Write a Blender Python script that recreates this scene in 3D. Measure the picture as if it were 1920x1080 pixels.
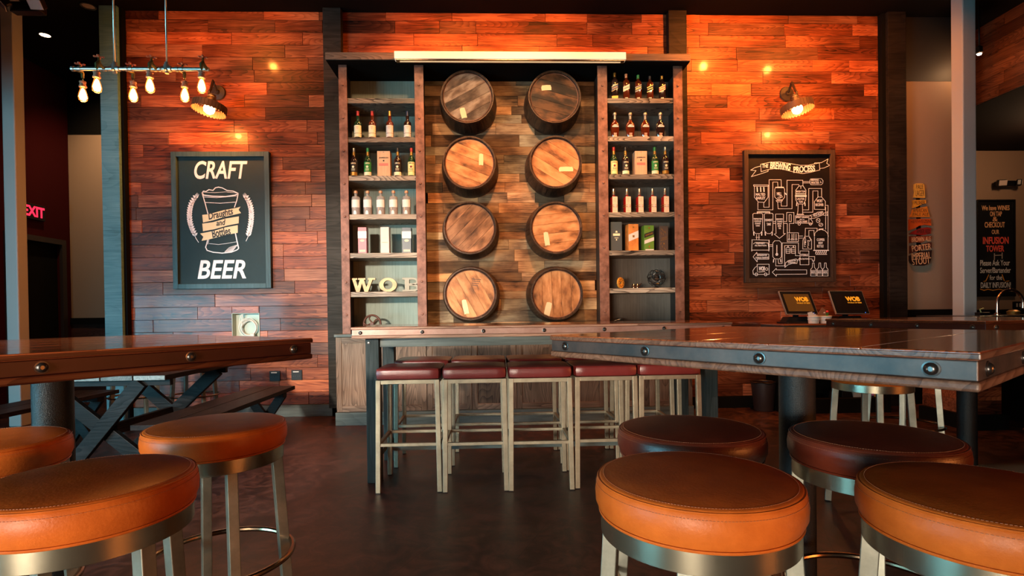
import bpy, bmesh, math, random
from mathutils import Vector, Matrix
PI = math.pi
for o in list(bpy.data.objects): bpy.data.objects.remove(o)
SC = bpy.context.scene
COL = SC.collection

# ------------------------------------------------------------------ camera
F, CY, ROLL, PITCH, YAW, CZ = 1000.0, 594.4, 0.01323, 0.009566, 0.03691, 1.1551
_fw = Vector((math.sin(YAW)*math.cos(PITCH), math.cos(YAW)*math.cos(PITCH), -math.sin(PITCH)))
_r0 = Vector((math.cos(YAW), -math.sin(YAW), 0)); _u0 = _r0.cross(_fw)
_r = _r0*math.cos(ROLL) - _u0*math.sin(ROLL); _u = _u0*math.cos(ROLL) + _r0*math.sin(ROLL)
cd = bpy.data.cameras.new('camera'); cam = bpy.data.objects.new('camera', cd); COL.objects.link(cam)
cd.sensor_width = 36; cd.lens = F*36/1920; cd.shift_y = (CY-540)/1920; cd.clip_start = .05; cd.clip_end = 60
M = Matrix((_r, _u, -_fw)).transposed().to_4x4(); M.translation = (0, 0, CZ)
cam.matrix_world = M
SC.camera = cam

def W(px, py, D):
    "where the line of sight through a measured point meets the upright plane y = D"
    d = _fw + _r*((px-960)/F) - _u*((py-CY)/F)
    t = D/d.y
    return Vector((d.x*t, D, CZ + d.z*t))

# ------------------------------------------------------------------ world, exposure, daylight
SC.view_settings.view_transform = 'Standard'; SC.view_settings.look = 'None'
SC.view_settings.exposure = -0.1; SC.view_settings.gamma = 1.0; SC.view_settings.use_curve_mapping = False
wd = bpy.data.worlds.new('world'); SC.world = wd; wd.use_nodes = True
wd.node_tree.nodes['Background'].inputs[0].default_value = (.5, .62, .75, 1)
wd.node_tree.nodes['Background'].inputs[1].default_value = 0.01

def light(name, kind, loc, power, color, target=None, **kw):
    l = bpy.data.lights.new(name, kind); l.energy = power; l.color = color
    for k, v in kw.items(): setattr(l, k, v)
    o = bpy.data.objects.new(name, l); COL.objects.link(o); o.location = loc
    if target is not None:
        o.rotation_euler = (Vector(target)-Vector(loc)).to_track_quat('-Z', 'Y').to_euler()
    return o
COOL = (.25, .74, .95); WARM = (1.0, .28, .04); TUNG = (1.0, .62, .30)
light('daylight_side_window', 'AREA', (-7.2, -.4, 1.15), 320, COOL, (-2.6, 4.6, 1.15), shape='RECTANGLE', size=4.6, size_y=1.0, spread=2.0)
light('daylight_front_window', 'AREA', (-2.6, -4.8, .95), 60, (1.0, .84, .66), (.1, 1.3, .72), shape='RECTANGLE', size=3.6, size_y=1.0, spread=.62)
light('daylight_high_window', 'SPOT', (-3.4, -4.9, 3.05), 6500, (1.0, .90, .76), (-1.7, 6, .55), spot_size=.40, spot_blend=.55, shadow_soft_size=.25)
light('bar_side_lamps', 'AREA', (6.4, -2.2, 1.35), 32, (1.0, .28, .06), (.3, 1.6, .8), shape='RECTANGLE', size=2.5, size_y=.5, spread=1.3)
# ceiling spots (their cans are built further down)
SPOTS = [(-2.9, 4.95, 110), (-.42, 5.05, 180), (.62, 5.05, 180), (2.45, 5.0, 210), (2.95, 5.0, 210), (3.9, 4.9, 150)]
for x, y, p in SPOTS:
    light('wall_spot_lamp', 'SPOT', (x, y, 4.5), p, WARM, (x, 6.13, 3.5), spot_size=2.3, spot_blend=.8, shadow_soft_size=.04)
ROOM_SPOTS = [(-1.15, 3.1, 4.5, 300, (-1.15, 6.0, 2.5), .85, (1.0, .58, .30)), (.28, 2.9, 4.5, 620, (.28, 6.0, 2.2), .95, (1.0, .52, .22)), (1.65, 3.1, 4.5, 300, (1.65, 6.0, 2.5), .85, (1.0, .55, .26)),
              (3.4, 2.2, 4.5, 45, (3.6, 3.6, .8), 1.2, (1, .5, .18))]
for x, y, z, p, t, sz_, c_ in ROOM_SPOTS:
    light('room_spot_lamp', 'SPOT', (x, y, z), p, c_, t, spot_size=sz_, spot_blend=.9, shadow_soft_size=.08)

# ------------------------------------------------------------------ materials
def newmat(name):
    m = bpy.data.materials.new(name); m.use_nodes = True
    nt = m.node_tree; return m, nt, nt.nodes['Principled BSDF']
MATS = {}
def plain(name, col, rough=.5, metal=0.0, coat=0.0, emit=None, es=0.0, bump=0.0, bscale=200, var=0.0, vscale=6, spec=.5, col2=None, trans=0.0, ior=1.45):
    if name in MATS: return MATS[name]
    m, nt, b = newmat(name); N = nt.nodes; L = nt.links
    b.inputs['Base Color'].default_value = (*col, 1); b.inputs['Roughness'].default_value = rough
    b.inputs['Metallic'].default_value = metal; b.inputs['Coat Weight'].default_value = coat; b.inputs['Coat Roughness'].default_value = .12
    b.inputs['Specular IOR Level'].default_value = spec
    if trans: b.inputs['Transmission Weight'].default_value = trans; b.inputs['IOR'].default_value = ior
    if emit: b.inputs['Emission Color'].default_value = (*emit, 1); b.inputs['Emission Strength'].default_value = es
    tc = N.new('ShaderNodeTexCoord')
    if var or col2:
        n = N.new('ShaderNodeTexNoise'); n.inputs['Scale'].default_value = vscale; n.inputs['Detail'].default_value = 6; n.inputs['Roughness'].default_value = .65
        L.new(tc.outputs['Object'], n.inputs['Vector'])
        r = N.new('ShaderNodeValToRGB'); r.color_ramp.elements[0].position = .35; r.color_ramp.elements[1].position = .68
        c2 = col2 or tuple(c*(1+var) for c in col)
        r.color_ramp.elements[0].color = (*(tuple(c*(1-var) for c in col)), 1); r.color_ramp.elements[1].color = (*c2, 1)
        L.new(n.outputs['Fac'], r.inputs['Fac']); L.new(r.outputs['Color'], b.inputs['Base Color'])
    if bump:
        n = N.new('ShaderNodeTexNoise'); n.inputs['Scale'].default_value = bscale; n.inputs['Detail'].default_value = 3
        L.new(tc.outputs['Object'], n.inputs['Vector'])
        bp = N.new('ShaderNodeBump'); bp.inputs['Strength'].default_value = bump; bp.inputs['Distance'].default_value = .002
        L.new(n.outputs['Fac'], bp.inputs['Height']); L.new(bp.outputs['Normal'], b.inputs['Normal'])
    MATS[name] = m; return m

def wood(name, dark, mid, lite, axis='x', rough=.45, coat=0.0, freq=34, tone=(.6, 1.35), stretch=.16, scale=1.0, hue=None, bump=.25, ringamt=.75, fib=.9, blot=.9):
    "figured timber: growth-ring contours and fine fibres, each board shifted and toned by its own random attribute"
    if name in MATS: return MATS[name]
    m, nt, b = newmat(name); N = nt.nodes; L = nt.links
    b.inputs['Roughness'].default_value = rough; b.inputs['Coat Weight'].default_value = coat; b.inputs['Coat Roughness'].default_value = .1
    b.inputs['Specular IOR Level'].default_value = .5 if coat > .5 else (.07 if mid[0] < .03 else .2)
    tc = N.new('ShaderNodeTexCoord'); at = N.new('ShaderNodeAttribute'); at.attribute_name = 'rnd'
    mul = N.new('ShaderNodeVectorMath'); mul.operation = 'MULTIPLY_ADD'; mul.inputs[1].default_value = (37, 41, 29)
    L.new(at.outputs['Color'], mul.inputs[0]); L.new(tc.outputs['Object'], mul.inputs[2])
    def mapped(s, k):
        mp = N.new('ShaderNodeMapping'); v = [s, s, s]; v['xyz'.index(axis)] = s*k; mp.inputs['Scale'].default_value = v
        L.new(mul.outputs[0], mp.inputs['Vector']); return mp
    m1 = mapped(5.0*scale, stretch)
    n1 = N.new('ShaderNodeTexNoise'); n1.inputs['Scale'].default_value = 1.0; n1.inputs['Detail'].default_value = 1.5; n1.inputs['Roughness'].default_value = .35
    L.new(m1.outputs[0], n1.inputs['Vector'])
    mm = N.new('ShaderNodeMath'); mm.operation = 'MULTIPLY'; mm.inputs[1].default_value = freq; L.new(n1.outputs['Fac'], mm.inputs[0])
    fr = N.new('ShaderNodeMath'); fr.operation = 'FRACT'; L.new(mm.outputs[0], fr.inputs[0])
    pw = N.new('ShaderNodeMath'); pw.operation = 'POWER'; pw.inputs[1].default_value = 2.2; L.new(fr.outputs[0], pw.inputs[0])
    m2 = mapped(60*scale, .035)
    n2 = N.new('ShaderNodeTexNoise'); n2.inputs['Scale'].default_value = 1.0; n2.inputs['Detail'].default_value = 4; n2.inputs['Roughness'].default_value = .7
    L.new(m2.outputs[0], n2.inputs['Vector'])
    m3 = mapped(2.6*scale, .5)
    n3 = N.new('ShaderNodeTexNoise'); n3.inputs['Scale'].default_value = 1.0; n3.inputs['Detail'].default_value = 4
    L.new(m3.outputs[0], n3.inputs['Vector'])
    a1 = N.new('ShaderNodeMath'); a1.operation = 'MULTIPLY_ADD'; a1.inputs[1].default_value = -.42*ringamt; a1.inputs[2].default_value = .62; L.new(pw.outputs[0], a1.inputs[0])
    a2 = N.new('ShaderNodeMath'); a2.operation = 'MULTIPLY_ADD'; a2.inputs[1].default_value = fib; L.new(n2.outputs['Fac'], a2.inputs[0])
    sub = N.new('ShaderNodeMath'); sub.operation = 'SUBTRACT'; sub.inputs[1].default_value = fib/2; L.new(a1.outputs[0], sub.inputs[0]); L.new(sub.outputs[0], a2.inputs[2])
    a3 = N.new('ShaderNodeMath'); a3.operation = 'MULTIPLY_ADD'; a3.inputs[1].default_value = blot; L.new(n3.outputs['Fac'], a3.inputs[0])
    s3 = N.new('ShaderNodeMath'); s3.operation = 'SUBTRACT'; s3.inputs[1].default_value = blot/2; L.new(a2.outputs[0], s3.inputs[0]); L.new(s3.outputs[0], a3.inputs[2])
    r = N.new('ShaderNodeValToRGB'); r.color_ramp.elements[0].position = .12; r.color_ramp.elements[1].position = .95
    r.color_ramp.elements[0].color = (*dark, 1); r.color_ramp.elements[1].color = (*lite, 1)
    e = r.color_ramp.elements.new(.52); e.color = (*mid, 1)
    L.new(a3.outputs[0], r.inputs['Fac'])
    sp = N.new('ShaderNodeSeparateColor'); L.new(at.outputs['Color'], sp.inputs[0])
    mr = N.new('ShaderNodeMapRange'); mr.inputs['To Min'].default_value = tone[0]; mr.inputs['To Max'].default_value = tone[1]; L.new(sp.outputs[0], mr.inputs['Value'])
    vm = N.new('ShaderNodeVectorMath'); vm.operation = 'SCALE'; L.new(r.outputs['Color'], vm.inputs[0]); L.new(mr.outputs[0], vm.inputs['Scale'])
    out = vm.outputs[0]
    if hue:
        mx = N.new('ShaderNodeMix'); mx.data_type = 'RGBA'; mx.blend_type = 'MULTIPLY'
        hm = N.new('ShaderNodeMapRange'); hm.inputs['From Min'].default_value = .35; hm.inputs['From Max'].default_value = .9; L.new(sp.outputs[1], hm.inputs['Value'])
        L.new(hm.outputs[0], mx.inputs[0]); L.new(out, mx.inputs[6]); mx.inputs[7].default_value = (*hue, 1); out = mx.outputs[2]
    L.new(out, b.inputs['Base Color'])
    if bump:
        bp = N.new('ShaderNodeBump'); bp.inputs['Strength'].default_value = bump; bp.inputs['Distance'].default_value = .003
        L.new(a2.outputs[0], bp.inputs['Height']); L.new(bp.outputs['Normal'], b.inputs['Normal'])
    MATS[name] = m; return m

WALLW = wood('stained_wall_planks', (.020, .005, .003), (.20, .042, .014), (.50, .14, .05), rough=.42, coat=.10, tone=(.42, 1.4), hue=(.72, .95, 1.3), freq=40, ringamt=.6, fib=1.2, blot=1.5, stretch=.13)
PALLET = wood('reclaimed_pallet_boards', (.035, .016, .008), (.22, .095, .038), (.48, .24, .10), rough=.7, tone=(.25, 1.7), hue=(.75, 1.15, 1.7), freq=14, fib=1.2, blot=2.1, ringamt=.2, scale=1.9)
TOPW = wood('varnished_table_timber', (.08, .017, .006), (.28, .065, .020), (.40, .115, .04), rough=.25, coat=.9, tone=(.85, 1.15), freq=18, bump=.08)
EDGEW = wood('table_edge_timber', (.03, .013, .008), (.13, .062, .038), (.26, .14, .09), rough=.4, coat=.3, freq=40, stretch=.1)
EDGER = wood('warm_lit_edge_timber', (.015, .003, .002), (.055, .012, .004), (.14, .035, .012), rough=.4, coat=.1, freq=24, stretch=.1)  # edge timber reddened to carry the warm light on these tables
CABW = wood('weathered_cabinet_timber', (.035, .020, .013), (.14, .085, .055), (.27, .17, .115), axis='z', rough=.55, freq=26, tone=(.7, 1.25))
CABX = wood('weathered_rail_timber', (.040, .022, .014), (.17, .105, .07), (.33, .21, .145), axis='x', rough=.55, freq=34, tone=(.7, 1.25))
SHELFW = wood('shelf_timber', (.02, .013, .010), (.25, .195, .145), (.46, .38, .29), axis='x', rough=.5, freq=26, scale=1.4, ringamt=1.15, fib=.7)
DARKW = wood('black_stained_timber', (.002, .002, .002), (.008, .0075, .0075), (.024, .022, .023), axis='x', rough=.42, freq=24, tone=(.8, 1.2))
DARKY = wood('black_stained_timber_lengthwise', (.004, .003, .003), (.018, .012, .011), (.045, .032, .028), axis='y', rough=.42, freq=24, tone=(.8, 1.2))
LEGW = wood('greened_post_timber', (.006, .008, .008), (.018, .024, .024), (.05, .06, .06), axis='z', rough=.5, freq=12, tone=(.8, 1.2), ringamt=.3)
RAILW = wood('greened_rail_timber', (.03, .035, .033), (.085, .10, .092), (.16, .18, .165), axis='x', rough=.5, freq=12, tone=(.8, 1.2), ringamt=.3)
POSTW = wood('teal_lit_sawn_post', (.03, .07, .08), (.10, .23, .26), (.19, .35, .38), axis='x', rough=.65, freq=9, stretch=.3, tone=(.9, 1.1), ringamt=.35)  # the window's teal light is worked into this post's colour
POSTW2 = wood('brown_grey_post', (.010, .009, .007), (.028, .025, .021), (.06, .053, .045), axis='x', rough=.6, freq=9, stretch=.3, tone=(.9, 1.1), ringamt=.35)
POSTD = wood('dark_rough_sawn_post', (.005, .004, .003), (.014, .010, .008), (.035, .024, .018), axis='x', rough=.6, freq=9, stretch=.3, tone=(.9, 1.1), ringamt=.35)
BACKW = wood('daylit_back_ply', (.15, .17, .13), (.27, .295, .235), (.37, .395, .32), axis='z', rough=.6, freq=6, ringamt=.15, stretch=.25)  # left bay back, coloured brighter and greener for the daylight reaching it
STAVE = wood('barrel_stave_oak', (.010, .006, .004), (.045, .022, .012), (.12, .055, .025), axis='y', rough=.5, freq=10, tone=(.7, 1.3))
BHEAD = wood('barrel_head_oak', (.06, .020, .007), (.38, .145, .048), (.62, .28, .11), axis='x', rough=.5, freq=9, tone=(.75, 1.15), ringamt=.12, blot=2.1, fib=.55, scale=4.2)
BHEADD = wood('weathered_barrel_head', (.025, .014, .010), (.115, .062, .038), (.30, .20, .14), axis='x', rough=.55, freq=9, tone=(.55, 1.3), ringamt=.12, blot=2.2, fib=.6, scale=4.0)
DARKHEAD = wood('charred_barrel_head', (.008, .004, .003), (.030, .012, .006), (.16, .06, .022), axis='x', rough=.5, freq=9, tone=(.7, 1.2), ringamt=.1, blot=2.4, fib=.5, scale=4.0)
BEND = wood('end_grain', (.04, .05, .05), (.12, .14, .14), (.2, .22, .22), axis='y', rough=.5, freq=30, stretch=1.0)
STEELQ = plain('pale_champagne_steel', (.34, .285, .20), rough=.42, metal=.6, var=.15, vscale=14)
STEEL = plain('brushed_stool_steel', (.24, .235, .19), rough=.40, metal=.75, var=.18, vscale=14, bump=.05)
STEELB = plain('bright_stool_band', (.42, .38, .28), rough=.26, metal=.95, var=.12, vscale=8)
BRONZE = plain('bronze_footring', (.30, .20, .13), rough=.22, metal=1.0)
BAND = plain('blued_steel_band', (.050, .046, .046), rough=.40, metal=.3, var=.25, vscale=9, col2=(.10, .07, .06), spec=.35, bump=.1, bscale=60)
RUST = plain('rusted_steel', (.165, .052, .026), rough=.6, metal=.15, var=.4, vscale=9, col2=(.30, .13, .085), bump=.3, bscale=90)
REDBAND = plain('warm_lit_red_band', (.035, .006, .003), rough=.4, metal=.0, spec=.25, var=.25, vscale=6)  # steel band with the red of the warm light put into its colour
RUSTBAND = plain('rust_toned_band', (.30, .14, .10), rough=.42, metal=.35, var=.2, vscale=5, col2=(.40, .24, .19))
BOLT = plain('dark_bolt_steel', (.10, .09, .085), rough=.3, metal=.9)
BLACKP = plain('black_textured_powdercoat', (.006, .008, .009), rough=.42, spec=.25, bump=.9, bscale=330)
BLACK = plain('matt_black_paint', (.004, .0035, .003), rough=.8, spec=.1)
CEIL = plain('near_black_ceiling', (.005, .0028, .0024), rough=.9, spec=.1)
BLKPL = plain('black_plastic', (.006, .006, .007), rough=.35, spec=.3)
LEATHER = plain('tan_leather', (.42, .085, .010), rough=.42, var=.2, vscale=5, col2=(.54, .125, .017), bump=.25, bscale=160, spec=.22)
LEATHERD = plain('dark_red_brown_leather', (.11, .018, .009), rough=.38, var=.22, vscale=5, col2=(.16, .03, .012), bump=.25, bscale=160)  # darker, redder leather than on the tan stools
OXBL = plain('oxblood_vinyl', (.15, .018, .016), rough=.33, var=.2, vscale=5, bump=.25, bscale=120)
THREAD = plain('stitch_thread', (.30, .10, .04), rough=.6)
CREAM = plain('cream_wall_paint', (.30, .20, .135), rough=.75, bump=.05)
REDW = plain('deep_red_wall_paint', (.040, .0025, .0035), rough=.7, spec=.1)
COLP = plain('putty_column_paint', (.44, .43, .41), rough=.5)
CHALKB = plain('slate_chalkboard', (.014, .030, .034), rough=.6, spec=.2, var=.12, vscale=2.5)
CHALKD = plain('brown_black_chalkboard', (.011, .007, .006), rough=.6, spec=.15)
CHALK = plain('white_chalk', (.80, .80, .82), rough=.9)
CHALKO = plain('apricot_chalk', (.85, .45, .22), rough=.9)
CHALKR = plain('red_chalk', (.85, .10, .07), rough=.9)
CHALKY = plain('amber_chalk', (.85, .36, .05), rough=.9)
PAPER = plain('cream_paper_label', (.62, .50, .33), rough=.7)
WHITE = plain('white_paper_label', (.60, .55, .50), rough=.6)
INK = plain('dark_ink', (.02, .012, .01), rough=.6)

# ------------------------------------------------------------------ mesh helpers
class MB:
    def __init__(s): s.bm = bmesh.new(); s.cl = s.bm.loops.layers.float_color.new('rnd'); s.rng = random.Random(3)
    def _paint(s, faces, rnd):
        c = rnd if rnd else (.5, .2, .5)
        for f in faces:
            for l in f.loops: l[s.cl] = (*c, 1)
    def box(s, x0, x1, y0, y1, z0, z1, rnd=None, M=None):
        vs = [Vector((x, y, z)) for x in (x0, x1) for y in (y0, y1) for z in (z0, z1)]
        if M: vs = [M @ v for v in vs]
        v = [s.bm.verts.new(p) for p in vs]
        fs = [s.bm.faces.new([v[i] for i in q]) for q in ((0,1,3,2),(4,6,7,5),(0,4,5,1),(2,3,7,6),(0,2,6,4),(1,5,7,3))]
        s._paint(fs, rnd); return s
    def bar(s, a, b, w, h, up=(0,0,1), rnd=None):
        a, b = Vector(a), Vector(b); d = b-a; L = d.length; d.normalize(); u = Vector(up)
        if abs(d.dot(u)) > .98: u = Vector((0,1,0))
        r = d.cross(u).normalized(); u = r.cross(d)
        M = Matrix((r, d, u)).transposed().to_4x4(); M.translation = a
        return s.box(-w/2, w/2, 0, L, -h/2, h/2, rnd, M)
    def tube(s, pts, r, n=10, closed=False, rads=None, caps=True, rnd=None):
        pts = [Vector(p) for p in pts]; k = len(pts); rings = []; prev = None
        for i, p in enumerate(pts):
            if closed: d = pts[(i+1) % k]-pts[i-1]
            else: d = pts[min(i+1, k-1)]-pts[max(i-1, 0)]
            d.normalize()
            if prev is None:
                a = Vector((0,0,1)) if abs(d.z) < .9 else Vector((1,0,0)); u = d.cross(a).normalized()
            else: u = (prev - d*prev.dot(d)).normalized()
            prev = u; w = d.cross(u); rr = rads[i] if rads else r
            rings.append([s.bm.verts.new(p + (u*math.cos(2*PI*j/n) + w*math.sin(2*PI*j/n))*rr) for j in range(n)])
        fs = []
        for i in range(k if closed else k-1):
            A, B = rings[i], rings[(i+1) % k]
            for j in range(n): fs.append(s.bm.faces.new((A[j], A[(j+1)%n], B[(j+1)%n], B[j])))
        if not closed and caps: fs.append(s.bm.faces.new(rings[0][::-1])); fs.append(s.bm.faces.new(rings[-1]))
        for f in fs: f.smooth = True
        if not closed and caps: fs[-1].smooth = fs[-2].smooth = False
        s._paint(fs, rnd); return s
    def lathe(s, prof, n=32, c=(0,0,0), M=None, a0=0, a1=2*PI, rnd=None, smooth=True, square=None, caps=True):
        "prof: (radius, height) pairs about the upright axis; square > 0 turns the ring into a rounded square"
        full = abs(a1-a0-2*PI) < 1e-6; m = n if full else n+1; rings = []
        c = Vector(c)
        for r, z in prof:
            ring = []
            for j in range(m):
                a = a0+(a1-a0)*j/n; x, y = math.cos(a), math.sin(a)
                if square:
                    q = (abs(x)**square + abs(y)**square)**(-1/square); x, y = x*q, y*q
                p = Vector((r*x, r*y, z))+c
                ring.append(s.bm.verts.new(M @ p if M else p))
            rings.append(ring)
        fs = []
        for A, B in zip(rings, rings[1:]):
            for j in range(n):
                fs.append(s.bm.faces.new((A[j], A[(j+1)%m], B[(j+1)%m], B[j])))
        for f in fs: f.smooth = smooth
        if full and caps:
            if prof[0][0] > 1e-4: fs.append(s.bm.faces.new(rings[0][::-1]))
            if prof[-1][0] > 1e-4: fs.append(s.bm.faces.new(rings[-1]))
        s._paint(fs, rnd); return s
    def prism(s, pts, y0, y1, rnd=None):
        "outline in x,z given a thickness from y0 to y1"
        A = [s.bm.verts.new((x, y0, z)) for x, z in pts]; B = [s.bm.verts.new((x, y1, z)) for x, z in pts]; k = len(pts)
        fs = [s.bm.faces.new(A), s.bm.faces.new(B[::-1])] + [s.bm.faces.new((A[i], B[i], B[(i+1)%k], A[(i+1)%k])) for i in range(k)]
        s._paint(fs, rnd); return s
    def ribbon(s, pts, w, y, th=.0015, closed=False):
        "a chalk stroke of width w on the plane facing -y"
        P = [Vector((p[0], 0, p[1])) for p in pts]
        if closed: P.append(P[0])
        for k_, (a, b) in enumerate(zip(P, P[1:])):
            d = b-a
            if d.length < 1e-6: continue
            th_ = th*(1+.12*(k_ % 3))
            d.normalize(); nn = Vector((-d.z, 0, d.x))*w/2; a2 = a-d*w*.4; b2 = b+d*w*.4
            s.prism([(a2.x-nn.x, a2.z-nn.z), (b2.x-nn.x, b2.z-nn.z), (b2.x+nn.x, b2.z+nn.z), (a2.x+nn.x, a2.z+nn.z)], y-th_, y)
        return s
    def mesh(s, me, M):
        k = len(s.bm.verts); vs = [s.bm.verts.new(M @ v.co) for v in me.vertices]; fs = []
        for p in me.polygons:
            try: fs.append(s.bm.faces.new([vs[i] for i in p.vertices]))
            except ValueError: pass
        s._paint(fs, None); return s
    def build(s, name, mat, parent=None, world=False, bevel=0, seg=2, fix=True):
        if fix: bmesh.ops.recalc_face_normals(s.bm, faces=s.bm.faces)
        s.bm.normal_update()
        for e in s.bm.edges:
            if len(e.link_faces) == 2 and e.calc_face_angle(0) > .55: e.smooth = False
        me = bpy.data.meshes.new(name); s.bm.to_mesh(me); s.bm.free(); me.materials.append(mat)
        o = bpy.data.objects.new(name, me); COL.objects.link(o)
        if parent is not None:
            o.parent = parent
            if world:
                w = Matrix.Identity(4); q = parent
                while q: w = Matrix.LocRotScale(q.location, q.rotation_euler, q.scale) @ w; q = q.parent
                me.transform(w.inverted())
        elif world:
            bb = [v.co for v in me.vertices]
            c = Vector((sum(v.x for v in bb)/len(bb), sum(v.y for v in bb)/len(bb), min(v.z for v in bb)))
            me.transform(Matrix.Translation(-c)); o.location = c
        if bevel:
            b = o.modifiers.new('bevel', 'BEVEL'); b.width = bevel; b.segments = seg; b.limit_method = 'ANGLE'; b.angle_limit = .6
            b.harden_normals = False
        return o

def thing(name, label, cat, loc=(0,0,0), rz=0, group=None):
    o = bpy.data.objects.new(name, None); COL.objects.link(o); o.empty_display_size = .05
    o.location = loc; o.rotation_euler = (0, 0, rz); o['label'] = label; o['category'] = cat
    if group: o['group'] = group
    return o
def tag(o, label, cat, group=None, kind=None):
    o['label'] = label; o['category'] = cat
    if group: o['group'] = group
    if kind: o['kind'] = kind
    return o
def struct(o): o['kind'] = 'structure'; return o
def dup(root, loc, rz=0, label=None, group=None):
    r = root.copy(); COL.objects.link(r); r.location = loc; r.rotation_euler = (0, 0, rz)
    if label: r['label'] = label
    if group: r['group'] = group
    for ch in [o for o in root.children]:
        c = ch.copy(); COL.objects.link(c); c.parent = r
        for g in [o for o in ch.children]:
            d = g.copy(); COL.objects.link(d); d.parent = c
    return r
_tcache = {}
def textmesh(s, bold=0.0, shear=0.0):
    k = (s, bold, shear)
    if k in _tcache: return _tcache[k]
    cu = bpy.data.curves.new('lettering', 'FONT'); cu.body = s; cu.offset = bold; cu.shear = shear; cu.extrude = .01; cu.resolution_u = 5
    cu.align_x = 'CENTER'
    o = bpy.data.objects.new('lettering', cu); COL.objects.link(o); bpy.context.view_layer.update()
    me = bpy.data.meshes.new_from_object(o.evaluated_get(bpy.context.evaluated_depsgraph_get()))
    bpy.data.objects.remove(o); _tcache[k] = me; return me
def text(mb, s, x0, x1, z0, z1, y, bold=0.0, shear=0.0, th=.0015, rot=0.0, bend=None):
    "letters fitted into the rectangle x0..x1, z0..z1 on the plane y (facing -y)"
    me = textmesh(s, bold, shear); xs = [v.co.x for v in me.vertices]; ys = [v.co.y for v in me.vertices]
    if not xs: return mb
    sx = (x1-x0)/(max(xs)-min(xs)); sy = (z1-z0)/(max(ys)-min(ys))
    T = Matrix.Translation(((x0+x1)/2, y, (z0+z1)/2)) @ Matrix.Rotation(rot, 4, 'Y') @ Matrix.Diagonal((sx, 1, sy, 1)) @ Matrix(((1,0,0,-(max(xs)+min(xs))/2),(0,0,-th/.02,-th/2),(0,1,0,-(max(ys)+min(ys))/2),(0,0,0,1)))
    if bend:   # wrap round an upright cylinder: bend = (cx, cy, R)
        k = len(mb.bm.verts); mb.mesh(me, T); mb.bm.verts.ensure_lookup_table()
        cx, cy, R = bend
        for v in mb.bm.verts[k:]:
            a = (v.co.x-cx)/R; rr = R + (y-v.co.y); v.co.x = cx+rr*math.sin(a); v.co.y = cy-rr*math.cos(a)
        return mb
    return mb.mesh(me, T)

R = random.Random(11)
# ------------------------------------------------------------------ the room
WY = 6.135
H0 = 4.575
struct(MB().box(-9, 11, -5.2, 10.5, -.1, 0).build('floor', None or plain('floor_placeholder', (.05,.02,.015))))
fl = bpy.data.objects['floor']
def floor_mat():
    m, nt, b = newmat('mottled_brown_vinyl_tile'); N = nt.nodes; L = nt.links
    tc = N.new('ShaderNodeTexCoord'); mp = N.new('ShaderNodeMapping'); mp.inputs['Rotation'].default_value = (0, 0, .42); L.new(tc.outputs['Object'], mp.inputs[0])
    br = N.new('ShaderNodeTexBrick'); br.inputs['Scale'].default_value = 1.0; br.inputs['Brick Width'].default_value = .92; br.inputs['Row Height'].default_value = .46
    br.inputs['Mortar Size'].default_value = .0018; br.inputs['Color1'].default_value = (.9, .9, .9, 1); br.inputs['Color2'].default_value = (1.15, 1.15, 1.15, 1); br.inputs['Mortar'].default_value = (.35, .35, .35, 1)
    L.new(mp.outputs[0], br.inputs['Vector'])
    n = N.new('ShaderNodeTexNoise'); n.inputs['Scale'].default_value = 7; n.inputs['Detail'].default_value = 7; n.inputs['Roughness'].default_value = .7; n.inputs['Distortion'].default_value = 1.3; L.new(tc.outputs['Object'], n.inputs['Vector'])
    r = N.new('ShaderNodeValToRGB'); r.color_ramp.elements[0].position = .42; r.color_ramp.elements[1].position = .64
    r.color_ramp.elements[0].color = (.016, .006, .006, 1); r.color_ramp.elements[1].color = (.080, .030, .024, 1); L.new(n.outputs['Fac'], r.inputs['Fac'])
    mx = N.new('ShaderNodeMix'); mx.data_type = 'RGBA'; mx.blend_type = 'MULTIPLY'; mx.inputs[0].default_value = 1; L.new(r.outputs[0], mx.inputs[6]); L.new(br.outputs['Color'], mx.inputs[7])
    L.new(mx.outputs[2], b.inputs['Base Color']); b.inputs['Roughness'].default_value = .34
    rr = N.new('ShaderNodeMapRange'); rr.inputs['To Min'].default_value = .28; rr.inputs['To Max'].default_value = .5; L.new(n.outputs['Fac'], rr.inputs['Value']); L.new(rr.outputs[0], b.inputs['Roughness'])
    return m
fl.data.materials[0] = floor_mat()
struct(MB().box(-9, 11, -5.2, 10.5, H0, H0+.1).build('ceiling', CEIL))
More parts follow.
